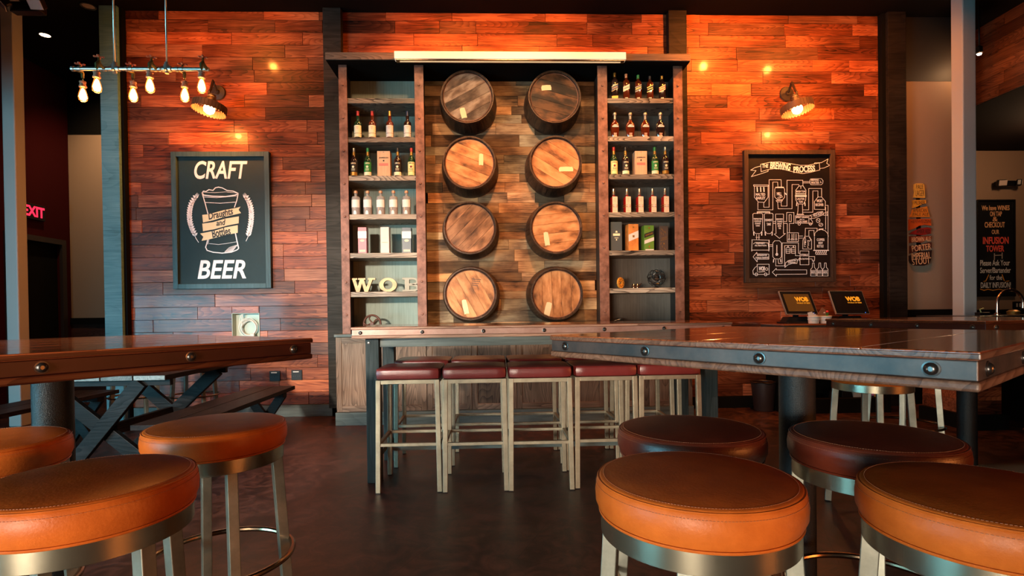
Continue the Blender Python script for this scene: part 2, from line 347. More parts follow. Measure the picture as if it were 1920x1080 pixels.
# feature wall: backing plus every board with its own joints, left open for the utility recess
struct(MB().box(-4.25, 4.80, WY+.09, WY+.25, 0, H0).build('wall_back', BLACK))
HOLE = (W(435, 600, WY).x, W(487, 600, WY).x, W(460, 634, WY).z, W(460, 587, WY).z)
PITCHP = .1401; BASEZ = .1365
mb = MB(); XL, XR = -4.045, 4.575
k = 0; z = BASEZ
while z < H0-.004:
    z1 = min(z+PITCHP, H0-.001); x = XL - R.random()*.8
    while x < XR:
        L_ = R.choice((.46, .62, .78, .95, 1.1, 1.3)) * R.uniform(.85, 1.15); x1 = x+L_
        a, b_ = max(x, XL), min(x1, XR)
        if b_-a > .01:
            rnd = (R.random(), R.random(), R.random()); dy = R.uniform(-.0025, .0025); g = .0017
            segs = [(a, b_, z, z1)]
            if a < HOLE[1] and b_ > HOLE[0] and z < HOLE[3] and z1 > HOLE[2]:
                segs = []
                if a < HOLE[0]: segs.append((a, HOLE[0], z, z1))
                if b_ > HOLE[1]: segs.append((HOLE[1], b_, z, z1))
                m0, m1 = max(a, HOLE[0]), min(b_, HOLE[1])
                if z1 > HOLE[3]: segs.append((m0, m1, HOLE[3], z1))
                if z < HOLE[2]: segs.append((m0, m1, z, HOLE[2]))
            for (p, q, u, v) in segs:
                if q-p > .008 and v-u > .006: mb.box(p+g, q-g, WY+dy, WY+.022, u+g, v-g, rnd)
        x = x1
    z += PITCHP
o = mb.build('wall_feature_planks', WALLW, bevel=.0012, seg=1); o.name = 'wall_feature'; struct(o)
struct(MB().box(-4.045, XR, WY+.023, WY+.089, 0, H0).build('trim_1', BLACK)) if False else None
struct(MB().box(-4.03, -1.83, WY-.018, WY+.02, 0, .134).build('baseboard_left', RAILW, bevel=.003))
struct(MB().box(2.30, 4.56, WY-.018, WY+.02, 0, .134).build('baseboard_right', BLACK, bevel=.003))
# upright timber posts that frame the wall
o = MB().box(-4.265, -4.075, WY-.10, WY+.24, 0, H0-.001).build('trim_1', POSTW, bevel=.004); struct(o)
struct(MB().box(-4.075, -4.046, WY-.06, WY+.24, 0, H0-.001).build('trim_2', BLACK))
struct(MB().box(4.577, 4.62, WY-.06, WY+.24, 0, H0-.001).build('trim_3', BLACK))
struct(MB().box(4.62, 4.835, WY-.10, WY+.24, 0, H0-.001).build('trim_4', POSTD, bevel=.004))
struct(MB().box(-1.845, -1.645, WY-.09, WY-.004, .10, H0-.001).build('trim_5', POSTW2, bevel=.004))
struct(MB().box(2.055, 2.265, WY-.09, WY-.004, .10, H0-.001).build('trim_6', POSTD, bevel=.004))
# left alcove: cream end wall with dark dado, black above; red side wall with a door
LBY, LX = 7.97, -6.10
struct(MB().box(LX, -4.27, LBY, LBY+.15, 1.15, 3.80).build('wall_left_alcove', CREAM))
struct(MB().box(LX, -4.27, LBY-.001, LBY+.15, 3.80, H0).build('wall_left_alcove_head', BLACK))
struct(MB().box(LX, -4.27, LBY-.03, LBY+.15, 1.06, 1.15).build('trim_7', BLACK))
struct(MB().box(LX, -4.27, LBY-.012, LBY+.15, 0, 1.06).build('wall_left_dado', wood('dark_dado_boards', (.02,.008,.005), (.06,.022,.014), (.12,.045,.03), rough=.4)))
DY0, DY1, DZ = 6.98, 7.80, 2.19
mb = MB(); mb.box(LX-.15, LX, 3.6, DY0, 0, H0).box(LX-.15, LX, DY1, LBY+.15, 0, H0).box(LX-.15, LX, DY0, DY1, DZ, H0)
struct(mb.build('wall_left', REDW))
d = MB().box(LX-.10, LX-.05, DY0+.003, DY1-.003, .005, DZ-.003).build('door_1', BLACK); struct(d)
f = MB(); f.box(LX-.02, LX+.025, DY0-.07, DY0+.002, 0, DZ+.07).box(LX-.02, LX+.025, DY1-.002, DY1+.07, 0, DZ+.07).box(LX-.02, LX+.025, DY0+.002, DY1-.002, DZ-.002, DZ+.07)
f.build('door_frame', plain('charcoal_door_frame', (.03, .022, .02), rough=.4), d)
hd = MB().tube([(LX-.05, DY0+.08, 1.0), (LX-.005, DY0+.08, 1.0), (LX-.005, DY0+.19, 1.0)], .009).build('door_handle', BOLT, d)
# the window side of the room, left of and behind the camera
mb = MB(); mb.box(-7.6, -7.45, -5.2, 3.6, 0, .35).box(-7.6, -7.45, -5.2, 3.6, 3.15, H0).box(-7.6, -7.45, -5.2, -1.6, .35, 3.15)
mb.box(-7.6, LX, 3.6, 3.75, 0, H0); struct(mb.build('wall_left_front', CREAM))
o = MB().box(-7.54, -7.53, -1.6, 3.6, .35, 3.15).build('window_1', plain('window_glass', (.9, .95, 1), rough=.05, trans=1.0)); struct(o)
fr = MB()
for y in (-1.6, .12, 1.85, 3.53): fr.box(-7.57, -7.48, y, y+.06, .35, 3.15)
fr.box(-7.57, -7.48, -1.6, 3.6, .35, .41).box(-7.57, -7.48, -1.6, 3.6, 3.09, 3.15).build('window_frame', BLACK, o)
mb = MB(); mb.box(-7.6, -5.6, -5.2, -5.05, 0, H0).box(-.8, 11, -5.2, -5.05, 0, H0).box(-5.6, -.8, -5.2, -5.05, 0, .4).box(-5.6, -.8, -5.2, -5.05, 3.15, H0)
struct(mb.build('wall_front', CREAM))
o = MB().box(-5.6, -.8, -5.13, -5.12, .4, 3.15).build('window_2', MATS['window_glass']); struct(o)
fr = MB()
for x in (-5.6, -4.0, -2.4, -.86): fr.box(x, x+.06, -5.17, -5.08, .4, 3.15)
fr.box(-5.6, -.8, -5.17, -5.08, .4, .46).box(-5.6, -.8, -5.17, -5.08, 3.09, 3.15).build('window_frame', BLACK, o)
struct(MB().box(-6.6, -4.9, -5.04, 3.59, 2.75, H0-.001).build('ceiling_light_baffle', BLACK))  # unseen block added to keep window light off the upper wall
# right of the feature wall
RX0 = 4.837
struct(MB().box(RX0, 5.75, WY+.02, WY+.17, 1.12, 3.82).build('wall_right_return', CREAM))
struct(MB().box(RX0, 5.75, WY+.018, WY+.17, 3.82, H0).build('wall_right_return_head', plain('charcoal_wall_head', (.02, .014, .011), rough=.6)))
struct(MB().box(RX0, 5.75, WY-.01, WY+.17, 0, 1.12).build('wall_right_dado', BLACK))
RBY = 8.3
struct(MB().box(5.75, 11, RBY, RBY+.15, 1.09, H0).build('wall_right_rear', CREAM))
struct(MB().box(5.75, 11, RBY-.02, RBY+.15, 0, 1.09).build('wall_right_rear_dado', BLACK))
struct(MB().box(5.60, 5.75, WY+.17, RBY+.15, 0, H0).build('wall_right_corridor', CREAM))
struct(MB().box(10.85, 11, -5.05, RBY, 0, H0).build('wall_right', plain('brown_side_wall', (.05, .03, .02), rough=.7)))
# timber clad bulkhead under the ceiling at the right
mb = MB()
for i in range(7):
    y = 1.2
    while y < 6.65:
        y1 = min(y+R.uniform(.7, 1.5), 6.65); rnd = (R.random(), R.random(), R.random())
        mb.box(6.03, 6.05, y+.002, y1-.002, 3.64+i*.133+.0015, 3.64+(i+1)*.133-.0015, rnd); y = y1
struct(mb.build('trim_8', wood('bulkhead_boards', (.015,.004,.003), (.08,.02,.008), (.18,.05,.02), axis='y', rough=.4)))
struct(MB().box(6.051, 10.84, 1.2, RBY-.001, 3.64, H0-.001).build('ceiling_bulkhead', CEIL))
# steel columns boxed in putty paint
for nm, px, yy, lab in (('column', 5, 5.86, 'square putty-painted column at the far left edge, beside the red wall'), ('column', 1806, 5.36, 'square putty-painted column standing in front of the cream wall at the right')):
    x = W(px, 300, yy).x; w_ = .130 if px < 100 else .145
    o = MB().box(-w_/2, w_/2, -w_/2, w_/2, 0, H0-.001).build(nm, COLP, bevel=.012, seg=3); o.location = (x+w_/2, yy+w_/2, 0)
    tag(o, lab, 'column')

# ------------------------------------------------------------------ recessed can lights, emergency lights, exit sign
CANW = plain('lit_downlight_lens', (1, .8, .6), emit=(1, .62, .36), es=14)
CAND = plain('unlit_downlight_lens', (.20, .12, .09), rough=.2, metal=.6)
def downlight(x, y, z, label, lit=True, r=.055):
    t = thing('ceiling_downlight', label, 'ceiling light', (x, y, z), 0, 'recessed ceiling downlights')
    MB().lathe([(r, -.001), (r+.014, -.004), (r+.014, -.010), (r, -.010), (r-.004, .0)], 24, caps=False).build('trim_ring', BLKPL, t)
    MB().lathe([(0, -.0065), (r*.96, -.0065), (r*.96, -.002), (0, -.002)], 24).build('lens', CANW if lit else CAND, t); return t
p = W(85, 93, 6.67); downlight(p.x, p.y, H0, 'small bright ceiling downlight in the dark left alcove, above the exit sign')
p = W(166, 37, 6.05); downlight(p.x, p.y, H0, 'unlit round ceiling downlight between the left column and the teal-lit post', False, .06)
p = W(199, 165, 7.6); tag(MB().lathe([(.0, -.02), (.035, -.014), (.04, 0), (0, 0)], 16, c=(p.x, 7.75, H0)).build('ceiling_sensor_lamp', CANW, world=True), 'tiny glowing ceiling lamp just left of the teal-lit post', 'ceiling light')
# bare spot seen past the right column: a short track head
p = W(1836, 101, 5.9)
t = thing('track_spotlight', 'glaring bare spotlight beside the top of the right column', 'spotlight', (p.x, p.y, p.z))
MB().tube([(0, 0, .02), (0, 0, H0-p.z)], .008).build('stem', BLKPL, t)
MB().lathe([(.024, .0), (.034, .01), (.034, .075), (.015, .09)], 20).build('housing', BLKPL, t)
MB().lathe([(0, -.014), (.016, -.011), (.024, 0), (.022, .004), (0, .004)], 20).build('lamp', plain('glaring_lamp', (1, .9, .8), emit=(1, .80, .58), es=60), t)
light('track_spot_lamp', 'POINT', (p.x, p.y-.01, p.z-.045), 9, (1, .5, .2), shadow_soft_size=.02)
light('left_alcove_lamp', 'SPOT', (-5.2, 6.9, 4.5), 190, TUNG, (-5.1, 7.95, 2.7), spot_size=2.0, spot_blend=1, shadow_soft_size=.05)
light('rear_passage_lamp', 'POINT', (7.6, 6.9, 3.3), 34, (1, .55, .28), shadow_soft_size=.1)
for x, y, p_ in SPOTS: downlight(x, y, H0, 'black recessed spot at x in front of the plank wall', True, .04)['label'] = {
    -2.9: 'ceiling spot above the craft beer chalkboard', -.42: 'ceiling spot over the left barrel column', .62: 'ceiling spot over the right barrel column',
    2.45: 'ceiling spot just right of the shelving unit', 2.95: 'ceiling spot above the left edge of the brewing chalkboard', 3.9: 'ceiling spot above the right wall lamp'}[x]
LENS = plain('emergency_lens', (.85, .7, .62), rough=.12, bump=.8, bscale=45, metal=.35)
def emergency(c, label, dirs):
    t = thing('emergency_light', label, 'emergency light', c)
    MB().box(-.14, .14, -.05, .05, -.045, .045).build('housing', BLKPL, t, bevel=.012)
    for i, (dx, ry, rz) in enumerate(dirs):
        M_ = Matrix.Translation((dx, -.08, 0)) @ Matrix.Rotation(rz, 4, 'Z') @ Matrix.Rotation(ry, 4, 'X')
        h = MB().box(-.062, .062, -.03, .035, -.048, .048, M=M_).build('lamp_head', BLKPL, t, bevel=.014)
        MB().box(-.055, .055, -.037, -.031, -.041, .041, M=M_).build('lens', LENS, h, bevel=.010)
    return t
p = W(1884, 345, 8.22); emergency((p.x, p.y, p.z), 'black twin-head emergency light above the wine chalkboard', [(-.13, .25, -.25), (.15, .1, .9)])
p = W(52, 16, 5.2); emergency((p.x, 5.2, p.z), 'black twin-head emergency light up at the ceiling, top left corner', [(-.13, .7, -.95), (.15, .75, .1)])
sy0, sy1 = 7.13, 7.49; sz0, sz1 = W(65, 411, 7.3).z+.0, W(65, 382, 7.3).z
t = thing('exit_sign', 'red lit exit sign on the dark red wall, half behind the left column', 'exit sign', (LX, (sy0+sy1)/2, sz0))
MB().box(0, .05, -(sy1-sy0)/2, (sy1-sy0)/2, 0, sz1-sz0).build('housing', BLKPL, t, bevel=.004)
tm = MB(); text(tm, 'EXIT', -.165, .165, .035, sz1-sz0-.03, 0, bold=.03)
o = tm.build('lettering', plain('red_led_letters', (.3, 0, 0), emit=(1, .02, .06), es=2.2), t); o.rotation_euler = (0, 0, PI/2); o.location = (.052, 0, 0)

# ------------------------------------------------------------------ high tables
HT, TK = 1.067, .079
def bolt_row(parent, pts, nrm, r=.013):
    for p in pts:
        d = Vector(nrm).normalized(); q = d.to_track_quat('Z', 'Y').to_matrix().to_4x4(); q.translation = Vector(p)
        m = MB(); m.lathe([(r*1.25, 0), (r*1.25, .002), (r, .0025), (r*.92, .006), (r*.62, .0095), (r*.42, .0102), (r*.40, .006), (0, .006)], 20, M=q)
        m.build('bolt', BOLT, parent)
def tabletop(t, sx, sy, nb, band=BAND, edge=EDGEW, over=.0):
    g = random.Random(int(sx*100)); m = MB(); w = sy/nb
    for i in range(nb):
        m.box(-sx/2, sx/2, -sy/2+i*w, -sy/2+(i+1)*w-.0004, HT-.018, HT, (g.random(), .1, g.random()))
    m.build('tabletop', TOPW, t, bevel=.003)
    MB().box(-sx/2+.004, sx/2-.004, -sy/2+.004, sy/2-.004, HT-.0585, HT-.0185).build('steel_band', band, t, bevel=.0025)
    MB().box(-sx/2, sx/2, -sy/2, sy/2, HT-TK, HT-.059).build('lower_board', edge, t, bevel=.006, seg=3)
    MB().box(-sx/2-.0012, sx/2+.0012, -sy/2-.0012, sy/2+.0012, HT-.017, HT-.003).build('edge_lipping', edge, t, bevel=.003)
def pedestal(label, cx, cy, rz, s=1.225, pr=.058, band=BAND, edge=EDGEW):
    t = thing('high_table', label, 'table', (cx, cy, 0), rz, 'square high tables on steel posts')
    tabletop(t, s, s, 6, band=band, edge=edge)
    h = s/2-.004; zz = HT-.0385
    for k in range(4):
        a = k*PI/2; nx, ny = math.cos(a), math.sin(a)
        pts = [(nx*h - ny*q, ny*h + nx*q, zz) for q in (-.535, -.18, .18, .535)]
        bolt_row(t, pts, (nx, ny, 0))
    MB().lathe([(pr, .012), (pr, HT-TK-.012)], 40).build('post', BLACKP, t)
    MB().lathe([(.17, 0), (.17, .008), (.15, .014), (.07, .016), (.062, .03)], 48).build('base_plate', BLACKP, t)
    MB().box(-.22, .22, -.22, .22, HT-TK-.012, HT-TK-.0005).build('mounting_plate', BLACKP, t, bevel=.002)
    return t
pedestal('square high table in the right foreground with a teal steel edge band', 1.069, 1.839, .6246)
pedestal('square high table in the left foreground with a red-brown bolted edge', -1.5377, 1.9194, .9304, band=REDBAND, edge=EDGER)
pedestal('square high table further back at the right, beside the faucet counter', 3.36, 3.66, .14, band=REDBAND, edge=EDGER)
# long central table on four timber legs
TX0, TX1, TY0, TY1 = -.945, 1.645, 3.60, 4.36
t = thing('long_high_table', 'long narrow high table on timber legs in front of the barrels', 'table', ((TX0+TX1)/2, (TY0+TY1)/2, 0))
tabletop(t, TX1-TX0, TY1-TY0, 4, band=RUSTBAND, edge=wood('pale_oak_edge', (.10,.045,.03), (.38,.20,.13), (.55,.33,.23), rough=.45, freq=36, stretch=.1))
bolt_row(t, [(-.884+i*.4115-(TX0+TX1)/2, -(TY1-TY0)/2+.004, HT-.0385) for i in range(7)], (0, -1, 0), .011)
for sx in (-1, 1):
    for sy in (-1, 1):
        x = sx*((TX1-TX0)/2-.125); y = sy*((TY1-TY0)/2-.10)
        lg = MB().box(x-.045, x+.045, y-.045, y+.045, 0, HT-TK-.0005).build('leg', LEGW, t, bevel=.004)
        if sy < 0: MB().lathe([(.008, 0), (.008, .003), (0, .004)], 12, M=Matrix.Translation((x-.022, y-.045, .955)) @ Matrix.Rotation(PI/2, 4, 'X')).build('screw', BOLT, lg)
L2 = (TX1-TX0)/2-.17; D2 = (TY1-TY0)/2-.10
for sy in (-1, 1): MB().box(-L2+.001, L2-.001, sy*D2-.022, sy*D2+.022, HT-TK-.062, HT-TK-.0005).build('apron', RAILW, t, bevel=.003)
for sx in (-1, 1): MB().box(sx*(L2+.045)-.02, sx*(L2+.045)+.02, -D2+.046, D2-.046, HT-TK-.062, HT-TK-.0005).build('apron', RAILW, t, bevel=.003)
MB().box(-L2+.001, L2-.001, -.03, .03, .145, .185).build('foot_rail', RAILW, t, bevel=.003)
for sx in (-1, 1): MB().box(sx*(L2+.045)-.025, sx*(L2+.045)+.025, -D2+.046, D2-.046, .145, .185).build('foot_rail', RAILW, t, bevel=.003)

# ------------------------------------------------------------------ square bar stools
def square_stool(label):
    t = thing('square_bar_stool', label, 'bar stool', (0,0,0), 0, 'square oxblood stools tucked under the long table')
    m = MB(); hw = .208
    prof = [(0, .728), (hw-.014, .728), (hw-.003, .735), (hw, .75), (hw+.001, .772), (hw-.002, .788), (hw-.010, .796), (hw-.03, .800), (hw*.6, .804), (0, .806)]
    m.lathe(prof, 64, square=14).build('seat_cushion', OXBL, t)
    sq = lambda r, z, n=64: [(r*x*q, r*y*q, z) for x, y, q in ((math.cos(a), math.sin(a), (abs(math.cos(a))**14+abs(math.sin(a))**14)**(-1/14)) for a in [2*PI*i/n for i in range(n)])]
    MB().tube(sq(hw-.004, .7925), .0035, 6, closed=True).build('piping', OXBL, t)
    T, B_ = .188, .197; w = .030
    for sx in (-1, 1):
        for sy in (-1, 1):
            MB().bar((sx*B_, sy*B_, .004), (sx*T, sy*T, .727), w, w, up=(0, 1, 0)).build('leg', STEELQ, t, bevel=.002)
            MB().box(sx*B_-.014, sx*B_+.014, sy*B_-.014, sy*B_+.014, 0, .005).build('foot_glide', BLKPL, t)
    i = T-w/2
    for s in (-1, 1):
        MB().box(-i, i, s*T-.0125, s*T+.0125, .700, .7265).build('seat_rail', STEELQ, t, bevel=.0015)
        MB().box(s*T-.0125, s*T+.0125, -i, i, .700, .7265).build('seat_rail', STEELQ, t, bevel=.0015)
    zf = .31; j = T+.0055-w/2; c = T+.0055
    for s in (-1, 1):
        MB().box(-j, j, s*c-.011, s*c+.011, zf-.010, zf+.010).build('footrest', STEELQ, t, bevel=.0015)
        MB().box(s*c-.011, s*c+.011, -j, j, zf-.010, zf+.010).build('footrest', STEELQ, t, bevel=.0015)
    return t
FR = ['leftmost oxblood stool of the front row under the long table', 'second from left oxblood stool, front row at the long table',
      'middle oxblood stool of the front row at the long table', 'fourth from left oxblood stool, front row, just left of the dark round stool',
      'rightmost oxblood stool of the front row, under the corner of the right high table']
BR = ['oxblood stool behind the leftmost front stool, far side of the long table', 'oxblood stool second from left on the far side of the long table',
      'oxblood stool in the middle of the far side of the long table', 'oxblood stool fourth from left on the far side of the long table',
      'oxblood stool at the right end of the far side of the long table']
proto = square_stool(FR[0]); xs5 = [-.55, -.122, .306, .735, 1.163]
for i, x in enumerate(xs5):
    yy = 3.645 + (0, -.012, -.02, .0, .01)[i]; rz = (0, .012, -.01, .008, -.01)[i]
    if i == 0: proto.location = (x, yy, 0)
    else: dup(proto, (x, yy, 0), rz, FR[i])
for i, x in enumerate(xs5): dup(proto, (x+.012, 4.215+(i % 2)*.01, 0), (.01, -.015, .02, 0, -.02)[i], BR[i])

# ------------------------------------------------------------------ round bar stools
def round_stool(label, leather=LEATHER):
    t = thing('round_bar_stool', label, 'bar stool', (0,0,0), 0, 'round leather stools at the square high tables')
    prof = [(0, .722), (.196, .722), (.205, .728), (.2125, .745), (.2135, .765), (.211, .782), (.2075, .7905), (.2045, .7955), (.2025, .7975), (.2005, .7985), (.19, .8005), (.14, .8035), (.07, .805), (0, .8055)]
    MB().lathe(prof, 96).build('seat_cushion', leather, t)
    ring = lambda r, z, n=96, a=0: [(r*math.cos(2*PI*i/n), r*math.sin(2*PI*i/n), z) for i in range(n)]
    c = [o for o in t.children][0]
    MB().tube(ring(.2062, .7935), .0028, 6, closed=True).build('piping', leather, c)
    m = MB()
    for k in range(210):
        a = 2*PI*k/210; b_ = a+2*PI/210*.62
        m.bar((.1955*math.cos(a), .1955*math.sin(a), .8003), (.1955*math.cos(b_), .1955*math.sin(b_), .8003), .0007, .0007)
        m.bar((.2114*math.cos(a), .2114*math.sin(a), .7835), (.2114*math.cos(b_), .2114*math.sin(b_), .7835), .0007, .0007)
    m.build('stitching', THREAD, c)
    MB().tube(ring(.2035, .7235), .003, 6, closed=True).build('lower_piping', leather, c)
    MB().lathe([(.186, .678), (.2005, .678), (.2015, .679), (.2015, .7195), (.2005, .7205), (.186, .7205)], 96).build('seat_ring', STEELB, t)
    MB().lathe([(0, .7005), (.18, .7005), (.18, .7215), (0, .7215)], 40).build('swivel_plate', BLKPL, t)
    for k in range(4):
        a = PI/4+k*PI/2; c_, s_ = math.cos(a), math.sin(a)
        MB().bar((.226*c_, .226*s_, .004), (.182*c_, .182*s_, .700), .034, .030, up=(-s_, c_, 0)).build('leg', STEEL, t, bevel=.002)
        MB().lathe([(.017, 0), (.017, .006), (.0, .006)], 12, c=(.226*c_, .226*s_, 0)).build('foot_glide', BLKPL, t)
    MB().tube(ring(.225, .36), .0095, 10, closed=True).build('foot_ring', BRONZE, t)
    return t
rs = round_stool('tan leather round stool in the right foreground, nearest the centre')
rs.location = (.431, 1.123, 0); rs.rotation_euler = (0, 0, .32)
dk = round_stool('dark red-brown round stool behind the tan one, left of the table post', LEATHERD); dk.location = (.589, 1.582, 0); dk.rotation_euler = (0, 0, .5)
ST = [((1.056, 1.447, 0), .2, 'dark red-brown round stool just right of the table post'), ]
dup(dk, ST[0][0], .2, ST[0][2])
LST = [((.944, .989, 0), .15, 'tan leather round stool cut off by the bottom right corner'),
       ((-.902, 1.216, 0), .35, 'tan leather round stool in the left foreground corner'),
       ((-.912, 1.79, 0), -.12, 'tan leather round stool at the right corner of the left high table'),
       ((-1.50, 1.61, 0), .1, 'tan round stool behind the left table post at the left edge'),
       ((2.20, 3.02, 0), .35, 'round stool seen under the right high table, its steel ring lit'),
       ((2.78, 3.52, 0), .1, 'round stool behind the lit one under the right high table'),
       ((3.28, 2.55, 0), .3, 'round stool at the right edge, nearer of the two there'),
       ((3.55, 3.12, 0), .6, 'round stool at the right edge, farther of the two there'),
       ((-3.02, 5.50, 0), .1, 'round bar stool by the plank wall, right of its twin'),
       ((-3.60, 5.50, 0), .2, 'round bar stool by the plank wall, left of its twin')]
for loc, rz, lab in LST: dup(rs, loc, rz, lab)

# ------------------------------------------------------------------ black trestle table and benches
t = thing('trestle_table', 'black-stained plank trestle table behind the left high table', 'table', (-2.90, 4.65, 0))
m = MB()
for i in range(4): m.box(-3.375+i*.237, -3.375+(i+1)*.237-.006, 4.05, 5.22, .682, .72, (R.random(), .3, R.random()))
m.build('tabletop', DARKY, t, world=True, bevel=.003)
m = MB()
for i in range(4): m.box(-3.375+i*.237+.003, -3.375+(i+1)*.237-.009, 4.046, 4.0495, .685, .717, (R.random(), .3, R.random()))
m.build('board_ends', BEND, t, world=True)
for y in (4.14, 4.98): MB().box(-3.36, -2.44, y-.02, y+.02, .635, .6815).build('cross_beam', DARKW, t, world=True, bevel=.003)
for (y, xa, xb, xf) in ((4.155, -3.42, -2.62, .30), (4.96, -3.36, -2.46, .30)):
    MB().bar((xb-.03, y-.045, .665), (-2.9-xf, y-.045, .0), .045, .105, up=(1, 0, 0)).build('leg', DARKW, t, world=True, bevel=.003)
    MB().bar((xa+.03, y+.002, .665), (-2.9+xf, y+.002, .0), .045, .105, up=(1, 0, 0)).build('leg', DARKW, t, world=True, bevel=.003)
MB().bar((-2.9, 4.18, .30), (-2.9, 4.91, .30), .04, .09).build('stretcher', DARKY, t, world=True, bevel=.003)
def bench(x0, x1, y0, y1, label):
    t = thing('plank_bench', label, 'bench', ((x0+x1)/2, (y0+y1)/2, 0), 0, 'black benches beside the trestle table')
    w = (x1-x0)/2
    for i in range(2): MB().box(x0+i*w, x0+(i+1)*w-.007, y0, y1, .425, .46, (R.random(), .3, R.random())).build('seat_board', DARKY, t, world=True, bevel=.003)
    for y in (y0+.25, y1-.25):
        MB().bar((x0+.05, y, .405), (x1-.07, y, .0), .04, .08, up=(1, 0, 0)).build('leg', DARKW, t, world=True, bevel=.003)
        MB().bar((x1-.05, y+.045, .405), (x0+.07, y+.045, .0), .04, .08, up=(1, 0, 0)).build('leg', DARKW, t, world=True, bevel=.003)
        MB().box(x0+.02, x1-.02, y-.02, y+.07, .385, .4245).build('cleat', DARKW, t, world=True, bevel=.003)
bench(-2.33, -1.935, 3.50, 5.30, 'black plank bench right of the trestle table, nearest the plank wall sockets')
bench(-3.98, -3.58, 3.50, 5.25, 'black plank bench left of the trestle table, by the red wall')

# ------------------------------------------------------------------ shelving unit
UY = 5.62; CT = .947
t = thing('shelving_unit', 'tall rusted-steel and timber shelving unit with cupboards, filling the wall centre', 'shelving unit', (.25, 5.85, 0))
BX0, BX1 = -1.625, 2.115; NW = 8; dw = (BX1-BX0)/NW
MB().box(BX0-.01, BX1+.01, 5.57, WY-.10, 0, .135).build('plinth', RAILW, t, world=True, bevel=.003)
MB().box(BX0-.005, BX1+.005, 5.545, WY-.10, CT-.028, CT).build('counter_board', RAILW, t, world=True, bevel=.003)
MB().box(BX0, BX1, 5.60, WY-.10, .1355, CT-.0285).build('cupboard_body', CABW, t, world=True)
for k in range(NW):
    a, b_ = BX0+k*dw+.003, BX0+(k+1)*dw-.003; s_ = .055
    rr = lambda: (R.random(), R.random()*.5, R.random())
    d = MB().box(a, b_, 5.5925, 5.5995, .140, CT-.033, rr()).build('door', CABW, t, world=True)
    for u, v in ((a, a+s_), (b_-s_, b_)): MB().box(u, v, 5.578, 5.592, .140, CT-.033, rr()).build('door_stile', CABW, d, world=True, bevel=.002)
    MB().box(a+s_+.0005, b_-s_-.0005, 5.588, 5.592, .2005, CT-.0935, rr()).build('door_panel', CABW, d, world=True)
    for u, v in ((.140, .200), (CT-.093, CT-.033)): MB().box(a+s_+.0005, b_-s_-.0005, 5.578, 5.592, u, v, rr()).build('door_rail', CABX, d, world=True, bevel=.002)
CAPZ0, CAPZ1 = W(960, 117, UY-.05).z, W(960, 103.5, UY-.05).z
MB().box(-1.665, 2.105, 5.52, WY-.10, CAPZ0, CAPZ1).build('cap_board', CABX, t, world=True, bevel=.004)
PX = [(637, 652.5), (779, 796), (1122, 1140), (1264, 1281)]; PXX = [(W(a, 300, UY).x, W(b, 300, UY).x) for a, b in PX]
MB().box(-1.66, 2.10, 5.53, WY-.105, CAPZ0-.007, CAPZ0-.0005).build('soffit_panel', BLACK, t, world=True)
PD = WY-.11
for i, (a, b_) in enumerate(PXX):
    m = MB(); m.box(a, b_, UY, UY+.012, CT+.0005, CAPZ0-.0075)
    p = m.build('upright', RUST, t, world=True, bevel=.002)
    c = (a+b_)/2
    MB().box(c-.010, c+.010, UY+.0125, PD-.001, CT+.0005, CAPZ0-.0075).build('side_panel', plain('dark_side_panel', (.030, .022, .018), rough=.6), t, world=True) if i in (1, 2) else \
        MB().box(a if i == 0 else b_-.02, a+.02 if i == 0 else b_, UY+.0125, PD-.001, CT+.0005, CAPZ0-.0075).build('side_panel', MATS.get('dark_side_panel') or plain('dark_side_panel', (.030, .022, .018), rough=.6), t, world=True)
    for k in range(9):
        z = 1.145+k*.3415
        if z < CAPZ0-.05:
            MB().lathe([(.0135, 0), (.0135, .004), (.010, .009), (0, .010)], 8, M=Matrix.Translation((c, UY, z)) @ Matrix.Rotation(PI/2, 4, 'X'), smooth=False).build('rivet', RUST, p, world=True)
SHL = []; 
BAYS = [(PXX[0][1]-.06, PXX[1][0]+.045, 715, [184.7, 257.8, 329.7, 402, 474.3, 547]), (PXX[2][1]-.045, PXX[3][0]+.06, 1200, [184.5, 256, 327, 398, 469.5, 540])]
BAYS = [(PXX[0][0]+.021, (PXX[1][0]+PXX[1][1])/2-.011, 715, BAYS[0][3]), ((PXX[2][0]+PXX[2][1])/2+.011, PXX[3][1]-.021, 1200, BAYS[1][3])]
for (a, b_, px, ys) in BAYS:
    zz = []
    for y in ys:
        z = W(px, y, UY+.02).z; zz.append(z)
        MB().box(a, b_, UY+.014, PD-.012, z-.052, z, (R.random(), .2, R.random())).build('shelf', SHELFW, t, world=True, bevel=.002)
    zz.append(CT); SHL.append(zz)
    MB().box(a, b_, PD-.011, PD, CT+.0005, CAPZ0-.0075).build('back_panel', BACKW if px < 900 else wood('dim_back_ply', (.05,.04,.032), (.11,.088,.07), (.17,.14,.115), axis='z', rough=.6, freq=6, ringamt=.15, stretch=.25), t, world=True)  # right bay gets a darker, browner copy for its weaker light
# reclaimed boards behind the barrels
ca, cb = (PXX[1][0]+PXX[1][1])/2+.011, (PXX[2][0]+PXX[2][1])/2-.011
PT = W(960, 154, PD).z; m = MB(); z = CT+.0005
while z < PT-.02:
    h = R.choice((.085, .095, .115, .13)); z1 = min(z+h, PT); x = ca-R.random()*.5
    while x < cb:
        x1 = x+R.uniform(.28, 1.05); a, b_ = max(x, ca), min(x1, cb)
        if b_-a > .02: m.box(a+.001, b_-.001, PD-.022+R.uniform(-.004, .004), PD-.001, z+.001, z1-.0015, (R.random(), R.random(), R.random()))
        x = x1
    z = z1
m.build('pallet_board_backing', PALLET, t, world=True, bevel=.001, seg=1)
MB().box(ca, cb, PD-.03, PD, PT+.001, CAPZ0-.0075).build('dark_header', BLACK, t, world=True)
